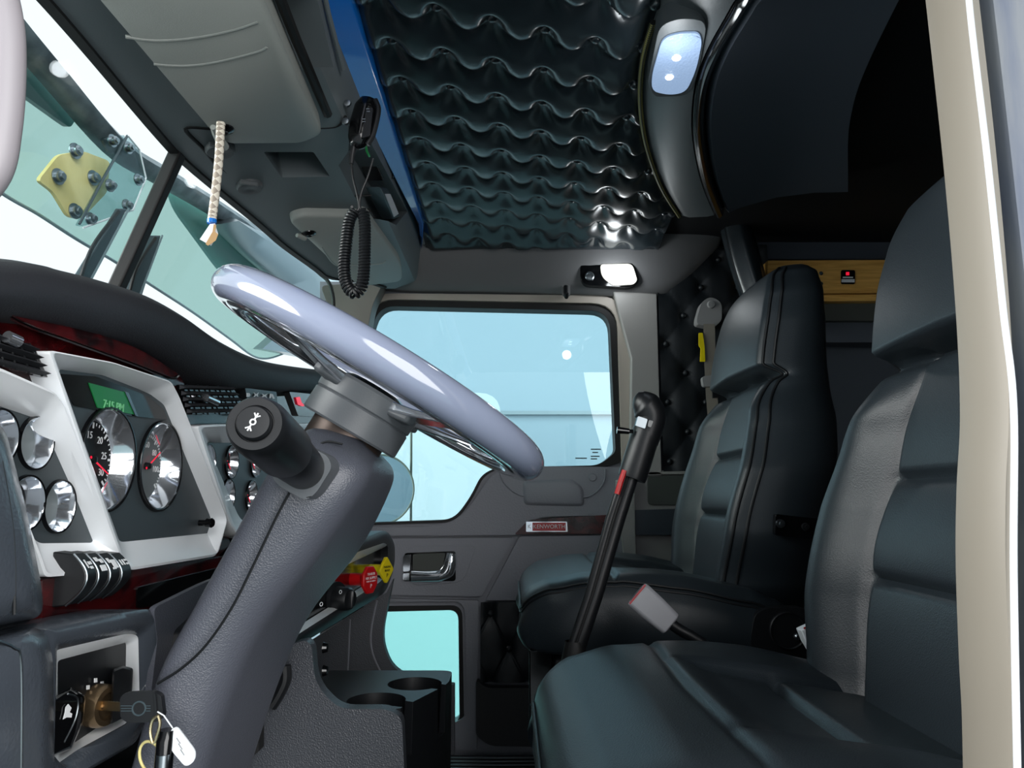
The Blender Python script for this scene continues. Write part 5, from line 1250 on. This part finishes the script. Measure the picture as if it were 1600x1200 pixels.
bm = NB(); lathe(bm, [(.05, 0), (.045, .02), (.02, .06), (.013, .09)], V((G()(898, 1025).x, YG, G()(898, 1025).z - .07)), (0, 0, 1), 24); finish('boot', bm, M['rubber'], gl)

# ================================================================== BELT BUCKLES
bk = thing('belt_buckle', 'grey seat belt buckle with red button standing between the seats', 'buckle', P(1095, 1002, 1.03))
c_ = P(1022, 952, 1.03); d2 = (P(992, 938, 1.03) - P(1052, 966, 1.03)); d2 = (P(1004, 934, 1.03) - P(1042, 968, 1.03)).normalized(); s2 = V((0, 1, 0)).cross(d2).normalized()
bm = NB(); secs = []
for t_, w_, th in ((-.030, .010, .006), (-.028, .0165, .009), (0, .0185, .0105), (.027, .0190, .0110), (.030, .0180, .010)):
    c = c_ + d2 * t_; secs.append([c + s2 * a * w_ + V((0, b * th, 0)) for a, b in [(-1, -.6), (-.8, -1), (.8, -1), (1, -.6), (1, .6), (.8, 1), (-.8, 1), (-1, .6)]])
loft(bm, secs); bb = finish('housing', bm, M['buckle'], bk, bevel=.0015)
e = c_ + d2 * .0302
bm = NB(); hexa(bm, [e + s2 * a + V((0, b, 0)) for a, b in [(-.0165, -.009), (.0165, -.009), (.0165, -.001), (-.0165, -.001)]], [e + s2 * a + V((0, b, 0)) + d2 * .0012 for a, b in [(-.0165, -.009), (.0165, -.009), (.0165, -.001), (-.0165, -.001)]]); finish('release_button', bm, M['red'], bk)
bm = NB(); hexa(bm, [e + s2 * a + V((0, b, 0)) for a, b in [(-.012, .002), (.012, .002), (.012, .006), (-.012, .006)]], [e + s2 * a + V((0, b, 0)) + d2 * .001 for a, b in [(-.012, .002), (.012, .002), (.012, .006), (-.012, .006)]]); finish('slot', bm, M['black'], bk)
bm = NB(); tube(bm, [P(u, v, 1.03) for u, v in crv([(1048, 974), (1062, 984), (1082, 995), (1105, 1012), (1125, 1045)], 5)], .0075, 12); finish('stalk', bm, M['black'], bk)
bk2 = thing('belt_buckle', 'light grey seat belt buckle squeezed against the driver backrest', 'buckle', P(1285, 1040, 1.02))
bm = NB(); secs = []
for (u0, v0, u1, v1) in ((1252, 985, 1272, 976), (1260, 1005, 1284, 992), (1278, 1034, 1300, 1022), (1300, 1055, 1310, 1050)):
    a, b = P(u0, v0, 1.02), P(u1, v1, 1.02); secs.append([a, b, b + V((0, .02, 0)), a + V((0, .02, 0))])
loft(bm, secs); finish('housing', bm, M['paper'], bk2, bevel=.0015)
bm = NB(); hexa(bm, [P(u, v, 1.019) for u, v in [(1257, 983), (1270, 976), (1268, 974), (1255, 981)]], [P(u, v, 1.035) for u, v in [(1257, 983), (1270, 976), (1268, 974), (1255, 981)]]); finish('release_button', bm, M['red'], bk2)
bm = NB(); tube(bm, [P(1304, 1050, 1.03), P(1330, 1110, 1.03)], .008, 10); finish('stalk', bm, M['black'], bk2)

# ================================================================== LIGHT
w = bpy.data.worlds.new('world'); SC.world = w; w.use_nodes = True
nt = w.node_tree; bg = nt.nodes['Background']
tc = nt.nodes.new('ShaderNodeTexCoord'); sx_ = nt.nodes.new('ShaderNodeSeparateXYZ'); rp = nt.nodes.new('ShaderNodeValToRGB')
mr_ = nt.nodes.new('ShaderNodeMapRange'); mr_.inputs['From Min'].default_value = -1; mr_.inputs['From Max'].default_value = 1
nt.links.new(tc.outputs['Generated'], sx_.inputs[0]); nt.links.new(sx_.outputs['Y'], mr_.inputs['Value']); nt.links.new(mr_.outputs[0], rp.inputs['Fac'])
# bright open sky ahead of the truck, the shaded side of the yard behind the driver's door
rp.color_ramp.elements[0].position = .12; rp.color_ramp.elements[0].color = (.40, .44, .47, 1)
rp.color_ramp.elements[1].position = .46; rp.color_ramp.elements[1].color = (.84, .90, .93, 1)
nt.links.new(rp.outputs['Color'], bg.inputs['Color'])
bg.inputs['Color'].default_value = (.80, .86, .89, 1); bg.inputs['Strength'].default_value = 1.0
def sun(name, d, strength, ang, col=(1, 1, 1)):
    l = bpy.data.lights.new(name, 'SUN'); l.energy = strength; l.angle = math.radians(ang); l.color = col
    o = bpy.data.objects.new(name, l); COL.objects.link(o); o.rotation_euler = V(d).to_track_quat('-Z', 'Y').to_euler()
sun('soft_daylight', (-.8, 1, -.28), 4.2, 65, (1, .99, .98))
sun('windshield_daylight', (1, .30, -.24), 5.0, 50, (1, .97, .95))
for nm, p, e in (('dome_lamp_light', PZ(1056, 105, 1.36), .22), ('side_lamp_light', P(967, 430, 1.89), .3)):
    l = bpy.data.lights.new(nm, 'POINT'); l.energy = e; l.shadow_soft_size = .02; l.color = (.9, .96, 1)
    o = bpy.data.objects.new(nm, l); COL.objects.link(o); o.location = p
SC.view_settings.view_transform = 'Standard'
SC.view_settings.look = 'None'
SC.view_settings.exposure = 0.48
SC.cycles.use_denoising = True
SC.cycles.max_bounces = 8
